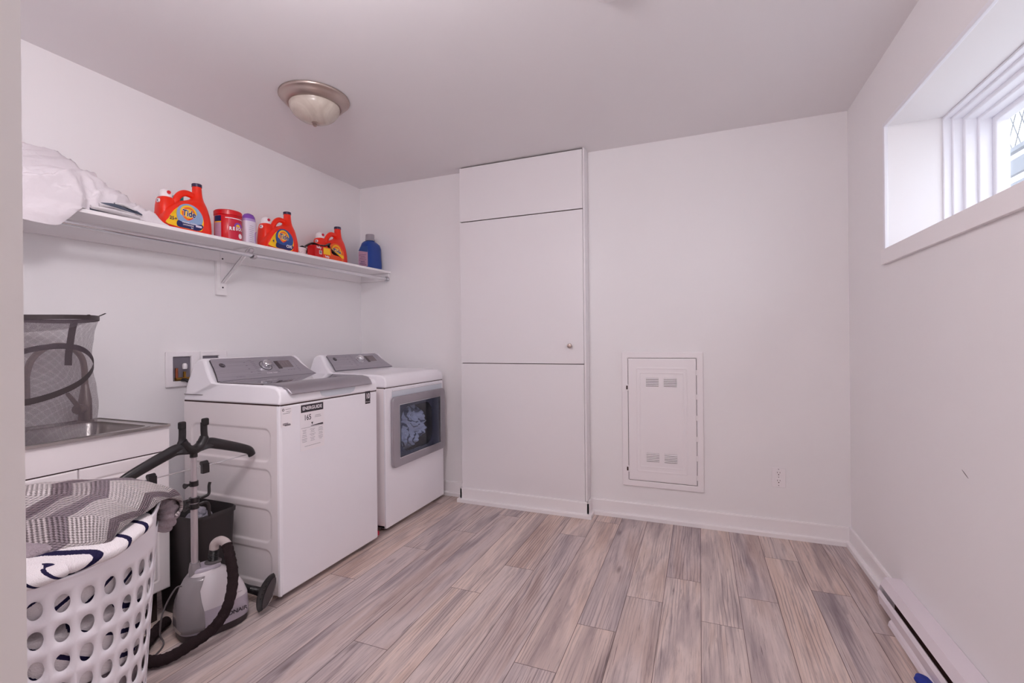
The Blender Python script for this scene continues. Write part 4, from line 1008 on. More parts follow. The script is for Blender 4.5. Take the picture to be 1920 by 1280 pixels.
def scent_bottle():
    cx, cy = .205, -1.196; z = SZ(cy)
    t = thing('scent_booster_bottle', 'pale bottle with domed purple cap beside the red tub', 'bottle', (cx, cy, z))
    b = bmesh.new(); loft(b, [(cx, cy, z, .026, .036, 2.3), (cx, cy, z + .006, .029, .039, 2.3), (cx, cy, z + .04, .028, .037, 2.3), (cx, cy, z + .085, .027, .036, 2.3), (cx, cy, z + .120, .030, .041, 2.3), (cx, cy, z + .138, .029, .040, 2.3)], n=40); bd = put('bottle_body', b, 'pale', t)
    b = bmesh.new(); loft(b, [(cx, cy, z + .138, .0285, .039, 2.2), (cx, cy, z + .152, .0275, .037, 2.2)], n=40); put('collar', b, 'lilac', t)
    b = bmesh.new(); loft(b, [(cx, cy, z + .152, .0275, .036, 2.2), (cx, cy, z + .166, .025, .033, 2.2), (cx, cy, z + .178, .019, .025, 2.2), (cx, cy, z + .184, .008, .011, 2)], n=40); put('cap', b, 'violet', t)
    b = bmesh.new()
    for k in range(9):
        zz = z + .022 + k * .011; plate(b, rrect(.030 - (k % 3) * .004, .0012, .0004, 1, -.006, 0), ((cx + .0285, cy, zz), (0, 1, 0), (0, 0, 1)), 0, .0012)
    put('fine_print', b, 'text_grey', bd, smooth=False)
    b = tube(bmesh.new(), [(cx + .0235, cy + .022, z + .015), (cx + .0285, cy + .018, z + .05), (cx + .0245, cy + .022, z + .075), (cx + .020, cy + .033, z + .083)], .0014, n=6); put('swirl_mark', b, 'violet', bd)
scent_bottle()
def white_tub():
    cx, cy = .155, -.792; z = SZ(cy); R = .047
    t = thing('white_powder_tub', 'small white plastic tub between the middle jug and red carton', 'tub', (cx, cy, z))
    b = bmesh.new(); lathe(b, [(0, 0), (R - .006, 0), (R - .003, .004), (R, .052), (0, .052)], cx, cy, z, n=44); bd = put('tub_body', b, 'plastic_white', t)
    b = bmesh.new(); lathe(b, [(0, .050), (R + .003, .050), (R + .003, .060), (R - .001, .063), (0, .063)], cx, cy, z, n=44); put('lid', b, 'plastic_white', t)
    b = bmesh.new()
    for k, (w, s) in enumerate(((.012, -.002), (.020, .004), (.016, 0), (.022, .002))): plate(b, rrect(w, .002, .0005, 1, s, 0), ((cx + R * .80, cy - R * .5, z + .014 + k * .007), (.5, .86, 0), (0, 0, 1)), 0, .001)
    put('fine_print', b, 'text_grey', bd, smooth=False)
white_tub()
def carton():
    z = SZ(-.65)
    t = thing('trash_bag_carton', 'torn red and yellow carton of black trash bags on the shelf', 'carton', (.22, -.65, z))
    x1 = .274
    b = B((.210, -.772, z, x1, -.700, z + .078)); e = put('carton_end', b, 'box_red', t, smooth=False)
    b = bmesh.new(); prism(b, [(-.700, z), (-.528, z), (-.528, z + .036), (-.620, z + .040), (-.632, z + .078), (-.700, z + .078)], 'x', .212, x1 - .001); f = put('carton_front', b, 'box_orange', t, smooth=False)
    Fr = lambda y, zz, x=x1: (Vector((x, y, zz)), UX, UZ)
    put('yellow_panel', plate(bmesh.new(), [(.0, .0), (.064, .0), (.058, .042), (.0, .042)], Fr(-.698, z + .030), 0, .0006), 'yellow', f, smooth=False)
    put('torn_flap', plate(bmesh.new(), [(-.628, .078), (-.615, .070), (-.515, .046), (-.512, .028), (-.530, .026)], (Vector((x1 + .003, 0, z)), UX, UZ), 0, .0012), 'yellow', f, smooth=False)
    b = bmesh.new(); plate(b, rrect(.024, .024, .001, 1), Fr(-.724, z + .036), 0, .0006); lb = put('barcode', b, 'paper', e, smooth=False)
    b = bmesh.new()
    for k in range(8): plate(b, rrect(.0010 + (k % 3) * .0006, .018, .0002, 1, -.009 + k * .0026, 0), Fr(-.724, z + .037), .0006, .0009)
    put('barcode_lines', b, 'text_dark', lb, smooth=False)
    text('brand_word', 'hefty', .020, 'text_white', e, Fr(-.738, z + .066), depth=.0008, bold=.0006)
    text('brand_word', 'hefty', .018, 'text_white', f, Fr(-.664, z + .017), depth=.0008, bold=.0006)
    # bags spilling out
    bz = bmesh.new()
    def fold(P, r, fl): tube(bz, P, r, n=10, flat=fl)
    fold([(.205, -.785, z + .070), (.225, -.75, z + .094), (.235, -.70, z + .088), (.235, -.64, z + .098), (.228, -.60, z + .118)], .013, (.5, 1.3))
    fold([(.226, -.60, z + .112), (.245, -.61, z + .08), (.255, -.57, z + .05), (.26, -.535, z + .033)], .015, (1, .6))
    fold([(.044, -.66, z + .10), (.040, -.55, z + .07), (.038, -.42, z + .05), (.050, -.32, z + .05), (.090, -.285, z + .030), (.12, -.275, z + .018)], .018, (.7, 1.2))
    put('trash_bags', bz, 'bag_black', t)
carton()
def blue_bottle():
    cx, cy = .190, -.112; z = SZ(cy)
    t = thing('softener_bottle', 'blue laundry bottle with grey screw cap at the corner end of shelf', 'bottle', (cx, cy, z))
    ro = math.radians(0)
    b = bmesh.new(); loft(b, [(cx, cy, z, .036, .078, 4.5), (cx, cy, z + .008, .044, .086, 4.5), (cx, cy, z + .03, .045, .087, 4.5), (cx, cy, z + .10, .043, .084, 4.2), (cx, cy + .002, z + .150, .042, .082, 4), (cx, cy + .003, z + .174, .038, .074, 3.6), (cx, cy - .002, z + .188, .031, .054, 2.8), (cx, cy - .006, z + .193, .027, .030, 2), (cx, cy - .006, z + .200, .026, .026, 2)], n=48)
    bd = put('bottle_body', b, 'blue', t)
    b = bmesh.new(); lathe(b, [(0, .196), (.0335, .196), (.0335, .206), (.031, .209), (.030, .236), (.028, .239), (.025, .239), (.025, .234), (0, .234)], cx, cy - .006, z, n=40); cp = put('screw_cap', b, 'cap_grey', t)
    fr_ = (Vector((cx - .001, cy - .0868, z)), Vector((1, 0, 0)), UZ)
    pts = [(-.036, .016), (.040, .016), (.040, .110), (.034, .150), (-.020, .150), (-.036, .11)]
    b = plate(bmesh.new(), pts, fr_, 0, .001)
    for v in b.verts: v.co.y += max(0, v.co.z - z - .10) * .14 
    lb = put('side_label', b, 'pink_label', bd, smooth=False)
    b = plate(bmesh.new(), [(-.036, .122), (.040, .108), (.036, .150), (-.022, .150)], fr_, .0012, .0022)
    for v in b.verts: v.co.y += max(0, v.co.z - z - .10) * .14
    put('label_top', b, 'deep_label', lb, smooth=False)
    b = bmesh.new()
    for k in range(7): plate(b, rrect(.060 - (k % 3) * .012, .003 if k < 3 else .0016, .0006, 1, 0, .026 + k * .011), fr_, .0012, .002)
    put('label_lines', b, 'navy', lb, smooth=False)
    for o in [t] : o.scale = (1.13, 1.06, 1.17)
blue_bottle()
b = bmesh.new(); lathe(b, [(.020, 0), (.024, .05), (.0225, .05), (.0185, .002), (0, .002)], .105, -1.52, SZ(-1.5) + .155, n=28)
# teal measuring cup resting on a low white carton behind the first jug
cup = put('measuring_cup', b, 'teal', None, loc=(.105, -1.52, SZ(-1.5) + .155)); tag(cup, 'teal measuring cup seen through the handle of the first orange jug', 'cup')
bx = put('white_carton', B((.045, -1.585, SZ(-1.5) + .001, .130, -1.470, SZ(-1.5) + .154)), 'paper', None, bevel=.002, loc=(.09, -1.52, SZ(-1.5))); tag(bx, 'plain white carton hidden behind the first orange detergent jug', 'carton')

# ------------------------------------------------------------------ laundry on the shelf
def sheet_pile():
    ny, nx = 190, 96; b = bmesh.new(); g = []
    ya, yb = -2.78, -1.632
    for j in range(ny + 1):
        y = ya + (yb - ya) * j / ny
        H = .170 * sstep(-1.72, -2.03, y) * (1 - .25 * sstep(-2.3, -2.7, y)) + .050 * sstep(-1.632, -1.74, y) + .005
        D = .092 * sstep(-2.005, -2.115, y) - .02 * sstep(-2.12, -2.4, y)   # how far it hangs below the shelf top
        ed = .288 + .018 * sstep(-1.99, -2.02, y)
        fh = H * (.16 + .34 * sstep(-1.98, -2.08, y))                      # height of the heap just behind the shelf edge
        path = [(.014, .0), (.022, H * .55), (.055, H * .92), (.11, H * 1.0), (.17, H * .93), (.22, H * .74), (.26, H * .5 + fh * .3), (ed - .012, fh)]
        path += [(ed, fh * .55), (ed + .004, min(.006, -D * .0 + .004)), (ed + .006 + D * .10, -D * .5), (ed + .004 + D * .06, -D)] if D > .004 else [(ed - .004, fh * .4), (ed - .002, .002), (ed - .002, .0018), (ed - .002, .0016)]
        P = catmull([(x, y, h) for x, h in path], 9)
        row = []
        for i in range(nx + 1):
            t_ = i / nx * (len(P) - 1); k = min(int(t_), len(P) - 2); p = P[k].lerp(P[k + 1], t_ - k)
            qv = Vector((p.x * 7 + p.z * 9, y * 6.5 + p.x * 9 - p.z * 4, 1.3)); rdg = lambda q: 1 - 2 * abs(noise.noise(q))
            f = .030 * rdg(qv) + .020 * rdg(qv * 2.2 + Vector((3, 0, 0))) + .011 * rdg(qv * 4.7) - .018
            am = min(1, H / .08) * (min(1, max(0, p.z) / .03) if p.z >= 0 else .25)
            x, z = p.x + f * am * .5 * (1 if p.x > .2 else 0), p.z + f * am * (.85 if p.z > 0 else 0)
            if x < .298: z = max(z, .0018)
            if z < .0018: x = max(x, .3005)
            row.append(b.verts.new((max(x, .006), y, SZ(y) + z)))
        g.append(row)
    for j in range(ny):
        for i in range(nx): b.faces.new((g[j][i], g[j][i + 1], g[j + 1][i + 1], g[j + 1][i]))
    put.keep = True; o = put('bed_sheet', b, 'sheet', None, loc=(.17, -2.2, SZ(-2.2)), sharp=180); put.keep = False
    m = o.modifiers.new('thick', 'SOLIDIFY'); m.thickness = .0014; m.offset = -1
    tag(o, 'heap of crumpled white bed sheets piled on the left end of shelf', 'bed sheet')
sheet_pile()
def folded_cloth():
    b = bmesh.new(); z = SZ(-1.9)
    tube(b, [(.285, -1.985, z + .012), (.290, -1.93, z + .014), (.290, -1.87, z + .012), (.287, -1.81, z + .010)], .016, n=12, flat=(.62, 1.2), up=(0, 0, 1))
    tube(b, [(.288, -1.955, z + .030), (.293, -1.91, z + .037), (.292, -1.87, z + .032), (.288, -1.83, z + .022)], .012, n=12, flat=(.8, 1.1), up=(0, 0, 1))
    tube(b, [(.290, -1.90, z + .048), (.296, -1.87, z + .050), (.296, -1.84, z + .040), (.290, -1.80, z + .024)], .008, n=10, flat=(.8, 1.2), up=(0, 0, 1))
    o = put('folded_cloth', b, 'greystripe', None, loc=(.28, -1.9, z)); setuv(o, lambda c: (c.y, c.z * 1.6 + c.x + c.y * .15))
    tag(o, 'folded white cloth with grey stripes at the shelf edge under the sheets', 'cloth')
folded_cloth()

# ------------------------------------------------------------------ sink cabinet
def sink():
    t = thing('sink_cabinet', 'white laundry sink cabinet with stainless steel basin beside the washer', 'sink cabinet', (.25, -2.12, .0))
    x1, ya, yb, z0, z1 = .500, -2.425, -1.820, .135, .812
    b = B((.002, ya, z0, x1 - .018, ya + .016, z1), (.002, yb - .016, z0, x1 - .018, yb, z1), (.002, ya, z0, x1 - .018, yb, z0 + .016), (.002, ya, z0, .010, yb, z1), (x1 - .034, ya, .700, x1 - .018, yb, z1))
    put('carcass', b, 'cabinet', t, smooth=False)
    b = bmesh.new(); box(b, x1 - .016, ya, .712, x1, yb, z1); put('apron', b, 'cabinet', t, bevel=.0015)
    put('apron_gap', B((x1 - .017, ya + .002, .7075, x1 - .006, yb - .002, .7125)), 'gap', t, smooth=False)
    ym = -2.1305
    for k, (a, c, ky) in enumerate(((ya, ym - .0015, -2.1675), (ym + .0015, yb, -2.1035))):
        w, h = c - a, .708 - z0
        def fn(u, v):
            if u < .001 or v < .001 or u > w - .001 or v > h - .001: return .006
            d = sdrr(u, v, w / 2, h / 2, w - .100, h - .100, .004); hh = .016
            hh -= .004 * sstep(.006, 0, abs(d)); hh -= .003 * sstep(.010, 0, abs(d + .022))
            return hh
        b = bmesh.new(); box(b, x1 - .016, a + .001, z0 + .001, x1 - .003, c - .001, .707); relief(b, (x1 - .016, a, z0), (0, 1, 0), (0, 0, 1), w, h, 90, 170, fn)
        put.keep = True; d = put('door', b, 'cabinet', t, sharp=80); put.keep = False
        b = bmesh.new(); lathe(b, [(0, 0), (.006, 0), (.006, .010), (.015, .016), (.016, .022), (.012, .027), (0, .029)], x1, ky, .652, n=24, M4=aim((1, 0, 0))); put('knob', b, 'cabinet', d)
    for y in (ya + .05, yb - .045):
        for x in (.08, x1 - .060):
            b = bmesh.new(); box(b, x - .017, y - .017, 0.0, x + .017, y + .017, z0); put('leg', b, 'brown_dark', t, bevel=.002)
    put('toe_board', B((.30, ya + .02, .02, .31, yb - .02, z0)), 'brown_dark', t, smooth=False)
    # steel top with the basin
    fr_ = (Vector((.2565, -2.1225, z1)), Vector((1, 0, 0)), Vector((0, 1, 0)))
    b = bmesh.new(); n = 10
    outer = rrect(.508, .613, .012, n); inner = rrect(.372, .500, .050, n, cx=.030, cy=-.002)
    ringplate(b, outer, inner, fr_, 0, .006)
    rim2 = [(.030 + (x - .030) * .97, y * .97) for x, y in inner]; bot = [(.030 + (x - .030) * .86, y * .88) for x, y in inner]
    o, U, V = fr_
    def L(P, z): return [b.verts.new(o + U * x + V * y + Vector((0, 0, z))) for x, y in P]
    r0, r1, r2, r3 = L(inner, .006), L(rim2, -.006), L(bot, -.225), L([(.030 + (x - .030) * .80, y * .82) for x, y in inner], -.235)
    for A, C in ((r0, r1), (r1, r2), (r2, r3)):
        for i in range(len(A)): b.faces.new((A[i], A[(i + 1) % len(A)], C[(i + 1) % len(C)], C[i]))
    b.faces.new(r3)
    ringplate(b, rrect(.508, .613, .012, n), rrect(.498, .603, .010, n), fr_, .006, .010); ringplate(b, rrect(.398, .524, .052, n, cx=.030, cy=-.002), inner, fr_, .006, .009)
    s = put('steel_basin', b, 'steel', t, sharp=50)
    b = bmesh.new(); lathe(b, [(0, 0), (.04, 0), (.042, .003), (.03, .004), (.028, -.002), (0, -.002)], .28, -2.12, z1 - .234, n=32); put('drain', b, 'chrome', s)
sink()
def faucet():
    z = .8185
    t = thing('faucet', 'brushed nickel gooseneck pull down faucet at the sink, behind the mesh hamper', 'faucet', (.066, -1.925, z))
    bx, by = .066, -1.900
    b = bmesh.new(); lathe(b, [(0, 0), (.030, 0), (.030, .006), (.024, .010), (.0235, .060), (.0235, .075), (.0225, .10), (.0145, .150), (.0125, .165), (0, .165)], bx, by, z, n=32); put('body', b, 'nickel_dark', t)
    b = tube(bmesh.new(), [(bx, by, z + .16), (bx + .002, by - .003, z + .24), (bx + .002, by - .018, z + .295), (bx + .004, by - .065, z + .335), (bx + .006, by - .130, z + .330), (bx + .008, by - .180, z + .28), (bx + .008, by - .200, z + .20)], .0115, n=16); put('gooseneck', b, 'nickel_dark', t)
    b = bmesh.new(); cyl(b, (bx + .008, by - .200, z + .21), (bx + .008, by - .204, z + .125), .014, .018); cyl(b, (bx + .008, by - .204, z + .125), (bx + .008, by - .206, z + .10), .0195, .021); put('spray_head', b, 'nickel_dark', t)
    b = bmesh.new(); cyl(b, (bx + .0, by, z + .062), (bx + .030, by - .040, z + .062), .020, .020); cyl(b, (bx + .030, by - .040, z + .062), (bx + .036, by - .048, z + .062), .022, .018); cyl(b, (bx + .030, by - .036, z + .070), (bx + .058, by - .088, z + .135), .010, .0075); put('handle', b, 'nickel_dark', t)
faucet()
def hamper():
    cx, cy = .282, -2.156
    t = thing('mesh_hamper', 'grey pop-up mesh hamper with dark bands standing in the sink', 'hamper', (cx, cy, .60))
    zb, zt = .585, 1.262
    def R(z, a):
        k = (z - zb) / (zt - zb)
        r = .168 + .010 * math.cos(2 * PI * k * 1.0) 
        r = [.155, .158, .160, .163, .168, .174, .170, .161, .160, .168, .182]
        q = k * 10; i = min(9, int(q)); rr = r[i] + (r[i + 1] - r[i]) * sstep(0, 1, q - i)
        return rr + .004 * math.sin(a * 3 + z * 6)
    b = bmesh.new(); n, m = 96, 40; g = []
    for j in range(m + 1):
        z = zb + (zt - zb) * j / m
        g.append([b.verts.new((cx + R(z, 2 * PI * i / n) * math.cos(2 * PI * i / n), cy + R(z, 2 * PI * i / n) * math.sin(2 * PI * i / n), z)) for i in range(n)])
    uv = b.loops.layers.uv.new('UVMap')
    for j in range(m):
        for i in range(n):
            f = b.faces.new((g[j][i], g[j][(i + 1) % n], g[j + 1][(i + 1) % n], g[j + 1][i]))
            for l, (ii, jj) in zip(f.loops, ((i, j), (i + 1, j), (i + 1, j + 1), (i, j + 1))): l[uv].uv = (ii / n * 1.06, jj / m * (zt - zb))
    nt_ = put('mesh_wall', b, 'netting', t, sharp=180)
    def band(fn, w, nm, th=.0016, par=t, off=.002, n=160, m='baseblack'):
        b = bmesh.new(); ring = []
        for i in range(n + 1):
            a, z = fn(i / n); r = R(min(max(z, zb), zt), a) + off
            p = lambda rr, zz: b.verts.new((cx + rr * math.cos(a), cy + rr * math.sin(a), zz))
            ring.append((p(r, z - w / 2), p(r + th, z - w / 2), p(r + th, z + w / 2), p(r, z + w / 2)))
        for A, C in zip(ring, ring[1:]):
            for k in range(4): b.faces.new((A[k], A[(k + 1) % 4], C[(k + 1) % 4], C[k]))
        return put(nm, b, m, par)
    band(lambda t_: (2 * PI * t_, zt - .004 + .004 * math.sin(4 * PI * t_)), .016, 'top_binding')
    a_r = math.radians(40)
    # tilted hoop: high at the far left, low at the near side
    band(lambda t_: (2 * PI * t_, 1.055 - .098 * math.sin(2 * PI * t_ - math.radians(-138) + PI / 2 - PI / 2) ), .022, 'spiral_hoop')
    band(lambda t_: (2 * PI * t_, zb + .012), .02, 'bottom_binding')
    b = bmesh.new()
    for i in range(13):
        pass
    # vertical strap and mesh lid drooping inside
    b = bmesh.new(); a = math.radians(118); P = [(cx + (R(z, a) - .004) * math.cos(a + (zt - z) * .25), cy + (R(z, a) - .004) * math.sin(a + (zt - z) * .25), z) for z in (1.258, 1.22, 1.17, 1.12, 1.075)]
    tube(b, P, .014, n=8, flat=(.12, 1), up=(math.cos(a), math.sin(a), 0)); put('side_strap', b, 'baseblack', t)
    b = bmesh.new(); n = 48; c0 = b.verts.new((cx - .02, cy - .03, zt - .058)); R1 = [b.verts.new((cx - .01 + .10 * math.cos(2 * PI * i / n), cy - .02 + .10 * math.sin(2 * PI * i / n), zt - .045)) for i in range(n)]
    R2 = [b.verts.new((cx + (R(zt, 0) - .003) * math.cos(2 * PI * i / n), cy + (R(zt, 0) - .003) * math.sin(2 * PI * i / n), zt - .004)) for i in range(n)]
    for i in range(n): b.faces.new((c0, R1[i], R1[(i + 1) % n])); b.faces.new((R1[i], R2[i], R2[(i + 1) % n], R1[(i + 1) % n]))
    ld = put('mesh_lid', b, 'netting', t, sharp=180); setuv(ld, lambda c: (c.x, c.y))
    b = tube(bmesh.new(), [(cx + .05, cy + .12, zt + .004), (cx + .055, cy + .14, zt + .014), (cx + .06, cy + .155, zt + .004), (cx + .06, cy + .175, zt + .012), (cx + .055, cy + .195, zt + .022)], .005, n=8, flat=(.3, 1)); put('zip_pull', b, 'black_matte', t)
hamper()

# ------------------------------------------------------------------ waste bin with its contents
def bin_():
    x0, x1, ya, yb, zt = .350, .645, -1.812, -1.612, .432
    cx, cy = (x0 + x1) / 2, (ya + yb) / 2
    t = thing('waste_bin', 'dark plastic waste bin in the gap between sink cabinet and washer', 'waste bin', (cx, cy, 0))
    hx, hy = (x1 - x0) / 2, (yb - ya) / 2
    b = bmesh.new(); loft(b, [(cx, cy, .002, hx * .80, hy * .80, 7), (cx, cy, .012, hx * .82, hy * .82, 7), (cx, cy, zt - .02, hx * .965, hy * .96, 7), (cx, cy, zt - .02, hx, hy, 7), (cx, cy, zt - .004, hx + .001, hy + .001, 7), (cx, cy, zt, hx - .003, hy - .003, 7), (cx, cy, zt - .004, hx * .955, hy * .945, 7), (cx, cy, .02, hx * .78, hy * .78, 7)], n=64)
    put('bin_shell', b, 'bin', t, sharp=50)
    return cx, cy, zt
bcx, bcy, bzt = bin_()
b = bmesh.new(); plate(b, [(-.09, -.075), (.105, -.080), (.11, .02), (.02, .03), (-.06, .05)], (Vector((bcx + .02, bcy - .006, bzt - .052)), Vector((1, 0, .06)).normalized(), Vector((0, 1, 0))), 0, .003)
o = put('teal_folder', b, 'teal', None, smooth=False, loc=(bcx, bcy, bzt - .052)); tag(o, 'teal plastic sheet lying in the dark waste bin', 'folder')
b = bmesh.new(); rnd = random.Random(5)
for k in range(16):
    a, r = rnd.random() * 6.28, rnd.random() * .035; cx, cy, cz = bcx + .085 + r * math.cos(a) * .9, bcy - .045 + r * math.sin(a) * .9, bzt - .033 + rnd.random() * .045 * (1 - r / .05)
    s = .014 + rnd.random() * .012; gsec = []
    bmesh.ops.create_icosphere(b, subdivisions=2, radius=s, matrix=Matrix.Translation((cx, cy, cz)))
for v in b.verts: v.co += Vector((noise.noise(v.co * 70), noise.noise(v.co * 70 + Vector((5, 0, 0))), noise.noise(v.co * 70 + Vector((0, 7, 0))))) * .007
o = put('dust_clump', b, 'terry', None, sharp=180, loc=(bcx + .08, bcy - .045, bzt - .04)); tag(o, 'fluffy grey lint clump on top of the waste bin contents', 'lint')

# ------------------------------------------------------------------ garment steamer
def steamer():
    C = Vector((.714, -1.792, 0)); aa = math.atan2(.95, .31)          # long axis direction
    t = thing('garment_steamer', 'white and grey garment steamer with pole, hanger and dark hose on floor', 'garment steamer', (C.x, C.y, 0))
    Ld = Vector((math.cos(aa), math.sin(aa), 0)); Wd = Vector((math.sin(aa), -math.cos(aa), 0))      # Wd faces the room
    def S(z, hl, hw, p, sh=0): return (C.x + Ld.x * sh, C.y + Ld.y * sh, z, hl, hw, p, aa)
    b = bmesh.new(); loft(b, [S(.002, .118, .078, 3.2), S(.006, .121, .081, 3.2), S(.030, .122, .082, 3.2), S(.032, .116, .076, 3.2)], n=56); put('base', b, 'baseblack', t)
    secs = [S(.031, .124, .083, 3.2, .002), S(.060, .126, .084, 3.0, .002), S(.105, .124, .083, 2.9), S(.112, .123, .0825, 2.9), S(.150, .114, .078, 2.7, -.004), S(.190, .097, .069, 2.6, -.008), S(.222, .076, .057, 2.5, -.014), S(.244, .054, .044, 2.6, -.022), S(.250, .046, .038, 3, -.024)]
    b = bmesh.new(); loft(b, secs[:4], n=72); put('lower_shell', b, 'steamer_grey', t, sharp=60)
    b = bmesh.new(); loft(b, secs[3:], n=72); put('upper_shell', b, 'steamer', t, sharp=60)
    # smoked water tank wrapping the near end
    b = bmesh.new(); rings = []
    T = [S(.040, .131, .0875, 3.0, .002), S(.060, .133, .0885, 2.9, .002), S(.105, .131, .0875, 2.8), S(.150, .121, .082, 2.6, -.004), S(.190, .103, .073, 2.5, -.008), S(.222, .082, .061, 2.4, -.014), S(.236, .066, .052, 2.4, -.018)]
    n = 72
    for s in T:
        cx, cy, z, hl, hw, p, ro = s; ring = []
        wdt = 1.30 if z < .10 else 1.30 - (z - .10) * 2.2 if z < .2 else 1.08 + (z - .2) * 6
        for i in range(n + 1):
            q = PI + wdt * (i / n * 2 - 1); x = hl * math.copysign(abs(math.cos(q)) ** (2 / p), math.cos(q)); y = hw * math.copysign(abs(math.sin(q)) ** (2 / p), math.sin(q))
            ring.append(b.verts.new((cx + x * math.cos(ro) - y * math.sin(ro), cy + x * math.sin(ro) + y * math.cos(ro), z)))
        rings.append(ring)
    for A, D in zip(rings, rings[1:]):
        for i in range(n): b.faces.new((A[i], A[i + 1], D[i + 1], D[i]))
    bmesh.ops.delete(b, geom=[v for v in b.verts if not v.link_faces], context='VERTS')
    tk = put('water_tank', b, 'tank', t, sharp=60); m = tk.modifiers.new('thick', 'SOLIDIFY'); m.thickness = .003
    # top deck with port
    top = C + Ld * -.024
    b = bmesh.new(); loft(b, [S(.249, .050, .040, 3.5, -.022), S(.256, .049, .039, 3.5, -.022), S(.262, .043, .034, 3.5, -.022)], n=48); put('top_deck', b, 'steamer_grey', t)
    pt = C + Ld * .004
    b = bmesh.new(); lathe(b, [(0, 0), (.030, 0), (.030, .006), (.024, .010), (0, .010)], pt.x, pt.y, .260, n=32); put('port_ring', b, 'cord', t)
    b = bmesh.new(); pr = [(0, 0), (.0175, 0)]
    for k in range(7): pr += [(.0195, .004 + k * .0065), (.0165, .0072 + k * .0065)]
    pr += [(0, .052)]; lathe(b, pr, pt.x, pt.y, .268, n=28, M4=aim((.04, .06, 1))); put('hose_fitting', b, 'black', t, sharp=20)
    # lettering
    fr_ = (C + Wd * .0840 + Ld * .056 + Vector((0, 0, .066)), Ld, Vector((0, 0, 1)))
    text('brand_word', 'CONAIR', .023, 'text_dark', t, fr_, depth=.0012, bold=.0005, sx=1.05, track=.95)
    f2 = (C + Wd * .080 + Ld * .056 + Vector((0, 0, .138)), Ld, (Vector((0, 0, 1)) - Wd * .14).normalized()); text('small_print', 'EXTREME STEAM', .007, 'text_grey', t, f2, depth=.0022)
    # telescopic pole with clips
    pz = C + Ld * -.062 + Wd * .004; px, py = pz.x, pz.y
    b = bmesh.new(); lathe(b, [(0, .20), (.022, .20), (.021, .262), (.017, .285), (0, .285)], px, py, 0, n=28); put('pole_socket', b, 'tank', t)
    b = bmesh.new(); lathe(b, [(0, .262), (.0125, .262), (.0125, .535), (.0100, .537), (.0100, .715), (0, .715)], px, py, 0, n=24); put('pole', b, 'pole', t)
    for z, r in ((.600, .0125), (.535, .0150), (.510, .0145)):
        b = bmesh.new(); lathe(b, [(0, 0), (r + .003, 0), (r + .003, .020), (0, .020)], px, py, z - .01, n=24); cl_ = put('clamp', b, 'black', t)
        b = bmesh.new(); d0 = Vector((.1, -1, 0)).normalized(); p0 = Vector((px, py, z)) + d0 * (r + .001)
        cyl(b, p0, p0 + d0 * .014, .005); cyl(b, p0 + d0 * .012, p0 + d0 * .026, .005, .011, n=12); put('wing_lever', b, 'black', cl_)
        if z < .56:
            up = 1 if z > .52 else -1
            hk = tube(bmesh.new(), [(px, py + r, z), (px + .012, py + r + .024, z + .004), (px + .014, py + r + .036, z + up * .012), (px + .013, py + r + .038, z + up * .042), (px + .013, py + r + .042, z + up * .056)], .0062, n=10, flat=(1, .55)); put('hook', hk, 'black', cl_)
    # hanger: two arms, two horns
    h = thing_part_hanger(t, px, py)
    # hose
    P = [pt + Vector((.002, .003, .314)), pt + Vector((.006, .004, .335)), (.742, -1.775, .348), (.775, -1.772, .335), (.812, -1.785, .290), (.845, -1.800, .220), (.868, -1.840, .140), (.850, -1.885, .075), (.815, -1.955, .040), (.785, -2.020, .026), (.730, -2.050, .024), (.668, -2.030, .024), (.610, -1.970, .024), (.560, -1.905, .024), (.545, -1.865, .024)]
    P = [Vector(p) for p in P]
    b = bmesh.new(); tube(b, P[:5], .0175, n=14, sub=6); hc = put('hose_cuff', b, 'hose_cuff', t)
    def rh(q): return .0195 + .0010 * math.sin(q * 190) + .0006 * math.sin(q * 411)
    b = bmesh.new(); tube(b, P[3:], rh, n=16, sub=16); put('hose', b, 'hose', t, sharp=80)
    # cord
    b = tube(bmesh.new(), [pt + Ld * -.10 + Vector((0, 0, .20)), (.665, -1.905, .20), (.655, -1.945, .13), (.650, -1.955, .05), (.655, -1.945, .006), (.690, -1.990, .004), (.700, -2.040, .004), (.660, -2.090, .004)], .0032, n=8); put('power_cord', b, 'cord', t)
    # steam head leaning on the washer with its black hose
    s0, s1 = Vector((.842, -1.682, .022)), Vector((.835, -1.600, .150)); ax = (s1 - s0).normalized(); nrm = Vector((.75, -.62, .0)); nrm = (nrm - ax * nrm.dot(ax)).normalized(); sd = ax.cross(nrm)
    b = bmesh.new(); rings = []; K = 22; n = 28
    for k in range(K + 1):
        q = k / K; c0 = s0 + (s1 - s0) * q + nrm * (-.010 * math.sin(PI * q)); w = max(.0005, .029 * math.sin(PI * min(1, max(0, q))) ** .55); th = max(.0005, .017 * math.sin(PI * q) ** .6)
        rings.append([b.verts.new(c0 + sd * (w * math.cos(2 * PI * i / n)) + nrm * (th * math.sin(2 * PI * i / n) * (.35 if math.sin(2 * PI * i / n) > 0 else 1.3))) for i in range(n)])
    for A, D in zip(rings, rings[1:]):
        for i in range(n): b.faces.new((A[i], A[(i + 1) % n], D[(i + 1) % n], D[i]))
    hd = put('steam_head', b, 'black', t)
    b = bmesh.new()
    for k in range(5):
        c0 = s0 + (s1 - s0) * (.32 + k * .11) + nrm * .0035 + sd * -.012; lathe(b, [(0, 0), (.0038, 0), (.0032, .0025), (0, .0005)], *c0, n=10, M4=aim(nrm))
    put('steam_holes', b, 'black_matte', hd)
    fp = (s0 + (s1 - s0) * .5 + nrm * .0062 + sd * .011, sd, ax); put('face_plate', plate(bmesh.new(), ellipse(.030, .120, 30), fp, -.006, 0) if sd.cross(ax).dot(nrm) > 0 else plate(bmesh.new(), ellipse(.030, .120, 30), fp, 0, .006), 'baseblack', hd, smooth=False)
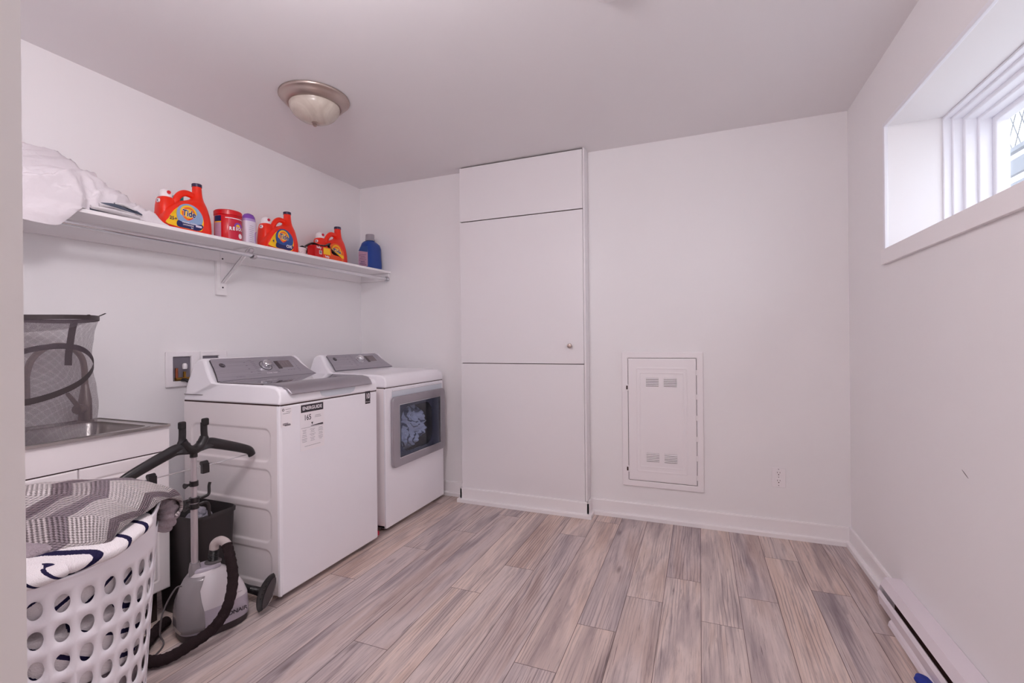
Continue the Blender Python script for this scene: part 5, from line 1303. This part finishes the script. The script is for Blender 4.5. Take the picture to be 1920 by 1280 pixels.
    b = bmesh.new(); pts = []
    for k in range(15):
        q = .1 + .8 * k / 14; pts.append(s0 + (s1 - s0) * q + nrm * (.004) + sd * (.030 * math.sin(PI * q) ** .55))
    tube(b, pts, .0018, n=6, sub=2); put('chrome_edge', b, 'chrome', hd)
    b = bmesh.new(); tube(b, [(.825, -1.640, .066), (.790, -1.618, .060), (.740, -1.605, .055), (.690, -1.612, .060), (.655, -1.62, .07)], lambda q: .0165 + .0014 * math.sin(q * 180), n=14, sub=14); put('head_hose', b, 'black', t)
def thing_part_hanger(t, px, py):
    b = bmesh.new()
    z0 = .742
    # cradle between the horns
    tube(b, [(px, py - .045, z0 + .035), (px, py - .026, z0 + .004), (px, py, z0 - .008), (px, py + .026, z0 + .004), (px, py + .045, z0 + .035)], lambda q: .017 - .004 * abs(q - .5), n=14, flat=(1.1, 1.25))
    for s in (-1, 1):
        tube(b, [(px, py + s * .050, z0 - .008), (px, py + s * .046, z0 + .020), (px, py + s * .043, z0 + .060), (px, py + s * .043, z0 + .096)], lambda q: .034 - .040 * min(q, .5), n=16, flat=(.58, 1), up=(1, 0, 0))
        R_ = lambda q: .0205 - .0055 * q
        tube(b, [(px, py + s * .020, z0 + .002), (px, py + s * .065, z0 + .006), (px, py + s * .105, z0 - .006), (px, py + s * .165, z0 - .028), (px + .0, py + s * .220, z0 - .050), (px, py + s * .250, z0 - .066), (px, py + s * .262, z0 - .088)], R_, n=16, flat=(1.15, .75), up=(0, 0, 1))
    h = put('hanger', b, 'black', t, sharp=70)
    for s in (-1, 1):
        b = bmesh.new(); box(b, px - .006, py + s * .046 - .013, z0 + .082, px + .012, py + s * .046 + .013, z0 + .112); put('horn_cap', b, 'black_matte', h, bevel=.006)
    b = bmesh.new(); cyl(b, (px, py - .262, z0 - .082), (px, py + .262, z0 - .082), .0026, n=8); rdd = put('crossbar', b, 'chrome', h)
    for y in (py - .155, py + .045):
        b = bmesh.new(); box(b, px - .007, y - .014, z0 - .112, px + .009, y + .014, z0 - .072); cyl(b, (px - .004, y - .013, z0 - .072), (px - .004, y + .013, z0 - .072), .010, n=14); put('trouser_clip', b, 'black', h, bevel=.0015)
    b = bmesh.new(); cyl(b, (px, py, .705), (px, py, z0 - .006), .0135); put('pole_cap', b, 'black', h)
    return h
steamer()

# ------------------------------------------------------------------ laundry basket
BX, BY = 1.040, -2.452
def basket():
    t = thing('laundry_basket', 'tall white plastic laundry basket with round holes, full of blankets', 'laundry basket', (BX, BY, 0))
    th = math.radians(62)
    def rim(a): return .634 + .092 * abs(math.cos(a - th)) ** 3.2
    def rad(z): return .176 + (z / .64) * .044
    NC, rows = 31, [.578 - k * .0680 for k in range(8)]
    hw, hh = .0132, .0212
    b = bmesh.new(); V = {}
    # body as a grid of cells, each cell either plain or holed
    def vert(a, z):
        k = (round(a * 4000) % round(2 * PI * 4000), round(z * 20000))
        if k not in V:
            r = rad(z); V[k] = b.verts.new((BX + r * math.cos(a), BY + r * math.sin(a), z))
        return V[k]
    da = 2 * PI / NC; EN = 24
    def cell(a0, a1, z0, z1, hole):
        am, zm = (a0 + a1) / 2, (z0 + z1) / 2; r = rad(zm)
        side = 6
        outer = [(a0 + (a1 - a0) * i / side, z0) for i in range(side)] + [(a1, z0 + (z1 - z0) * i / side) for i in range(side)] + [(a1 - (a1 - a0) * i / side, z1) for i in range(side)] + [(a0, z1 - (z1 - z0) * i / side) for i in range(side)]
        n = len(outer)
        if hole:
            inn = []
            for (a, z) in outer:
                ang = math.atan2((z - zm) / ((z1 - z0) / 2), (a - am) / ((a1 - a0) / 2)); inn.append((am + hw / r * math.cos(ang), zm + hh * math.sin(ang)))
            O = [vert(*p) for p in outer]; I = [vert(*p) for p in inn]
            for i in range(n):
                try: b.faces.new((O[i], O[(i + 1) % n], I[(i + 1) % n], I[i]))
                except ValueError: pass
        else:
            O = [vert(*p) for p in outer]
            try: b.faces.new(O)
            except ValueError: pass
    for r_i, z in enumerate(rows):
        for c in range(NC):
            a0 = c * da
            cell(a0, a0 + da, z - .034, z + .034, z > .09)
    # bottom band, top band up to the wavy rim
    zlow, ztop = rows[-1] - .034, rows[0] + .034
    for c in range(NC * 6):
        a0, a1 = c * da / 6, (c + 1) * da / 6
        for q0, q1 in ((.004, .5), (.5, 1)):
            f = b.faces.new((vert(a0, .004 + (zlow - .004) * (0 if q0 < .1 else .5)), vert(a1, .004 + (zlow - .004) * (0 if q0 < .1 else .5)), vert(a1, .004 + (zlow - .004) * (.5 if q0 < .1 else 1)), vert(a0, .004 + (zlow - .004) * (.5 if q0 < .1 else 1))))
    NT = NC * 6; lv = 5; rr = []
    for k in range(lv + 1):
        ring = []
        for c in range(NT):
            a = c * da / 6
            if k == 0: ring.append(vert(a, ztop))
            else:
                z = ztop + (rim(a) - ztop) * k / lv; r = rad(z) + (.004 if k == lv else 0); ring.append(b.verts.new((BX + r * math.cos(a), BY + r * math.sin(a), z)))
        rr.append(ring)
    for k in range(lv):
        for c in range(NT):
            a = (c + .5) * da / 6
            dev = abs((a - th + PI / 2) % PI - PI / 2)
            if k in (2, 3) and dev < .26: continue        # hand slots under the two raised ends
            b.faces.new((rr[k][c], rr[k][(c + 1) % NT], rr[k + 1][(c + 1) % NT], rr[k + 1][c]))
    bot = [vert(c * da / 6, .004) for c in range(NT)]; b.faces.new(bot[::-1])
    o = put('basket_body', b, 'basket', t, sharp=60); m = o.modifiers.new('thick', 'SOLIDIFY'); m.thickness = .0028; m.offset = 1
    P = [Vector((BX + (rad(rim(a)) + .004) * math.cos(a), BY + (rad(rim(a)) + .004) * math.sin(a), rim(a))) for a in [2 * PI * i / 120 for i in range(120)]]
    put('rolled_rim', tube(bmesh.new(), P, .0036, n=8, closed=True, raw=True), 'basket', t)
basket()
def blob(name, c, r, m, label, cat, amp=.02, fr=5, p=2.4, uvf=None, seed=0, rot=0, clampR=None, tilt=(0, 0), group=None, n=96):
    b = bmesh.new(); c = Vector(c); k = n // 2; rings = []
    for j in range(k + 1):
        ph = -PI / 2 + PI * j / k; ring = []
        for i in range(n):
            a = 2 * PI * i / n; ca, sa = math.cos(a), math.sin(a); cp, sp = math.cos(ph), math.sin(ph); e = 2 / p
            x = r[0] * math.copysign(abs(ca) ** e, ca) * abs(cp) ** e; y = r[1] * math.copysign(abs(sa) ** e, sa) * abs(cp) ** e; z = r[2] * math.copysign(abs(sp) ** e, sp)
            q = Vector((x, y, z)); d = (1 - 2 * abs(noise.noise(q * fr + Vector((seed, 0, 0))))) * amp + noise.noise(q * fr * 2.7 + Vector((0, seed, 0))) * amp * .4
            q += q.normalized() * d if q.length > 1e-6 else Vector()
            q = Vector((q.x * math.cos(rot) - q.y * math.sin(rot), q.x * math.sin(rot) + q.y * math.cos(rot), q.z + q.x * tilt[0] + q.y * tilt[1]))
            P = c + q
            if clampR:
                dx, dy = P.x - BX, P.y - BY; rr = math.hypot(dx, dy); lim = clampR(P.z)
                if rr > lim: P.x, P.y = BX + dx / rr * lim, BY + dy / rr * lim
            ring.append(b.verts.new(P))
            if j in (0, k): break
        rings.append(ring)
    for A, D in zip(rings, rings[1:]):
        for i in range(n):
            j = (i + 1) % n
            if len(A) == 1: b.faces.new((A[0], D[j], D[i]))
            elif len(D) == 1: b.faces.new((A[i], A[j], D[0]))
            else: b.faces.new((A[i], A[j], D[j], D[i]))
    o = put(name, b, m, None, loc=tuple(c), sharp=180)
    if uvf: setuv(o, uvf)
    tag(o, label, cat, group); return o
inR = lambda z: (.166 + (z / .64) * .044) if z < .63 else 9
# lower layers inside the basket
blob('blanket', (BX, BY, .20), (.20, .20, .17), 'blanket_plain', 'grey knitted blanket at the bottom of the basket, seen through its holes', 'blanket', .02, 7, 4, clampR=inR, seed=3)
blob('cream_towel', (BX, BY, .43), (.215, .215, .085), 'navy_stripe', 'cream towel with navy stripes inside the basket, seen through upper holes', 'towel', .018, 7, 3.4, clampR=inR, seed=8, uvf=lambda c: (c.x, c.z * .8 + c.y * .5 + c.x * .35))
YR = math.radians(YAW)
def su(c): return c.x * math.cos(YR) + c.y * math.sin(YR)
def du(c): return c.x * math.sin(YR) - c.y * math.cos(YR)       # grows towards the doorway
blob('navy_striped_towel', (BX + .012, BY - .020, .600), (.215, .205, .078), 'navy_stripe', 'white terry towel with navy stripes lying at the basket rim under the blanket', 'towel', .014, 7, 2.8, clampR=lambda z: (.166 + (z / .64) * .044) if z < .62 else .212, seed=21, rot=YR, uvf=lambda c: (su(c), du(c) * .7 + c.z * 1.0 - su(c) * .32))
blob('navy_edged_towel', (BX + .075, BY - .012, .668), (.185, .120, .026), 'navy_stripe', 'white towel flap edged in navy folded over the basket rim', 'towel', .007, 9, 2.6, seed=33, rot=YR + .12, tilt=(.07, .20), uvf=lambda c: (su(c), du(c) * 1.05 + c.z * .6 + su(c) * .10 + .014))
b = bmesh.new(); tube(b, [(BX + .02, BY - .13, .668), (BX + .085, BY - .155, .672), (BX + .150, BY - .150, .660), (BX + .196, BY - .115, .650), (BX + .205, BY - .060, .652)], lambda q: .030 - .010 * abs(2 * q - 1), n=18, sub=10, flat=(.7, 1.2), up=(0, 0, 1))
o = put('rolled_towel', b, 'navy_stripe', None, loc=(BX + .12, BY - .14, .66)); setuv(o, lambda c: (c.x, c.y * 1.2 + c.z * 1.4 + c.x * .5)); tag(o, 'rolled white towel with navy stripes resting on the near rim of basket', 'towel')
blob('under_blanket', (BX - .030, BY - .030, .676), (.200, .125, .022), 'blanket_plain', 'grey knitted edge folded beneath the zigzag blanket, above the striped towels', 'blanket', .008, 8, 2.4, seed=40, rot=YR + .10, tilt=(.10, .10))
def crochet():
    b = bmesh.new(); ns, nt_ = 130, 120
    R_ = Vector((math.cos(YR), math.sin(YR), 0)); D_ = Vector((math.sin(YR), -math.cos(YR), 0)); c0 = Vector((BX - .035, BY + .020, 0))
    prof = catmull([(-.150, 0, .640), (-.176, 0, .672), (-.166, 0, .730), (-.120, 0, .776), (-.050, 0, .792), (.010, 0, .778), (.060, 0, .746), (.104, 0, .706), (.138, 0, .668), (.156, 0, .646)], 14)
    arc = [0]
    for p, q in zip(prof, prof[1:]): arc.append(arc[-1] + (q - p).length)
    uv = b.loops.layers.uv.new('UVMap'); g = []
    for i in range(ns + 1):
        w = i / ns * 2 - 1; si = .246 * math.sin(w * PI / 2 * .98); k = max(0, 1 - abs(si / .248) ** 3.4) ** .5; row = []
        for j in range(nt_ + 1):
            q = j / nt_ * (len(prof) - 1); n0 = min(int(q), len(prof) - 2); p = prof[n0].lerp(prof[n0 + 1], q - n0); al = arc[n0] + (arc[n0 + 1] - arc[n0]) * (q - n0)
            z = .653 + (p.z - .655) * (.33 + .55 * k) + .045 * si; dd = p.x * (.72 + .28 * k)
            P = c0 + R_ * si + D_ * dd + Vector((0, 0, z)); qv = Vector((si * 7, dd * 6, 4.2))
            P += Vector((0, 0, 1)) * (.011 * (1 - 2 * abs(noise.noise(qv))) + .005 * noise.noise(qv * 3)) + R_ * .010 * noise.noise(Vector((z * 14, dd * 9, 1)))
            row.append((b.verts.new(P), (w * .30 + 1.03, al + 2.0)))
        g.append(row)
    for i in range(ns):
        for j in range(nt_):
            q = (g[i][j], g[i + 1][j], g[i + 1][j + 1], g[i][j + 1]); f = b.faces.new([v for v, _ in q])
            for l, (_, t_) in zip(f.loops, q): l[uv].uv = t_
    put.keep = True; o = put('crochet_blanket', b, 'chevron', None, loc=(BX - .035, BY + .02, .70), sharp=180); put.keep = False
    m = o.modifiers.new('thick', 'SOLIDIFY'); m.thickness = .008; m.offset = 0
    return tag(o, 'grey and white zigzag crochet blanket heaped on top of the basket', 'blanket')
cb = crochet()
b = bmesh.new(); tube(b, [(1.075, -2.300, .735), (1.115, -2.262, .732), (1.145, -2.238, .706), (1.152, -2.232, .668), (1.135, -2.242, .632)], lambda q: .027 + .003 * math.sin(q * 60), n=18, sub=14, flat=(1, 1.1))
o = put('blanket_edge', b, 'blanket_plain', cb, sharp=80, local=False)

# ------------------------------------------------------------------ small things on the floor
b = bmesh.new(); loft(b, [(.742, -.822, .001, .040, .028, 5), (.742, -.822, .020, .041, .029, 5), (.742, -.822, .026, .037, .025, 5)], n=28)
o = put('red_block', b, 'red_item', None, loc=(.742, -.822, 0)); tag(o, 'red foam block on the floor between washer and dryer', 'block')
blob('blue_sock', (3.262, -1.185, .014), (.024, .045, .013), 'blue_item', 'dark blue fabric item on the floor by the heater, at bottom edge', 'sock', .006, 20, 2.2, seed=4)
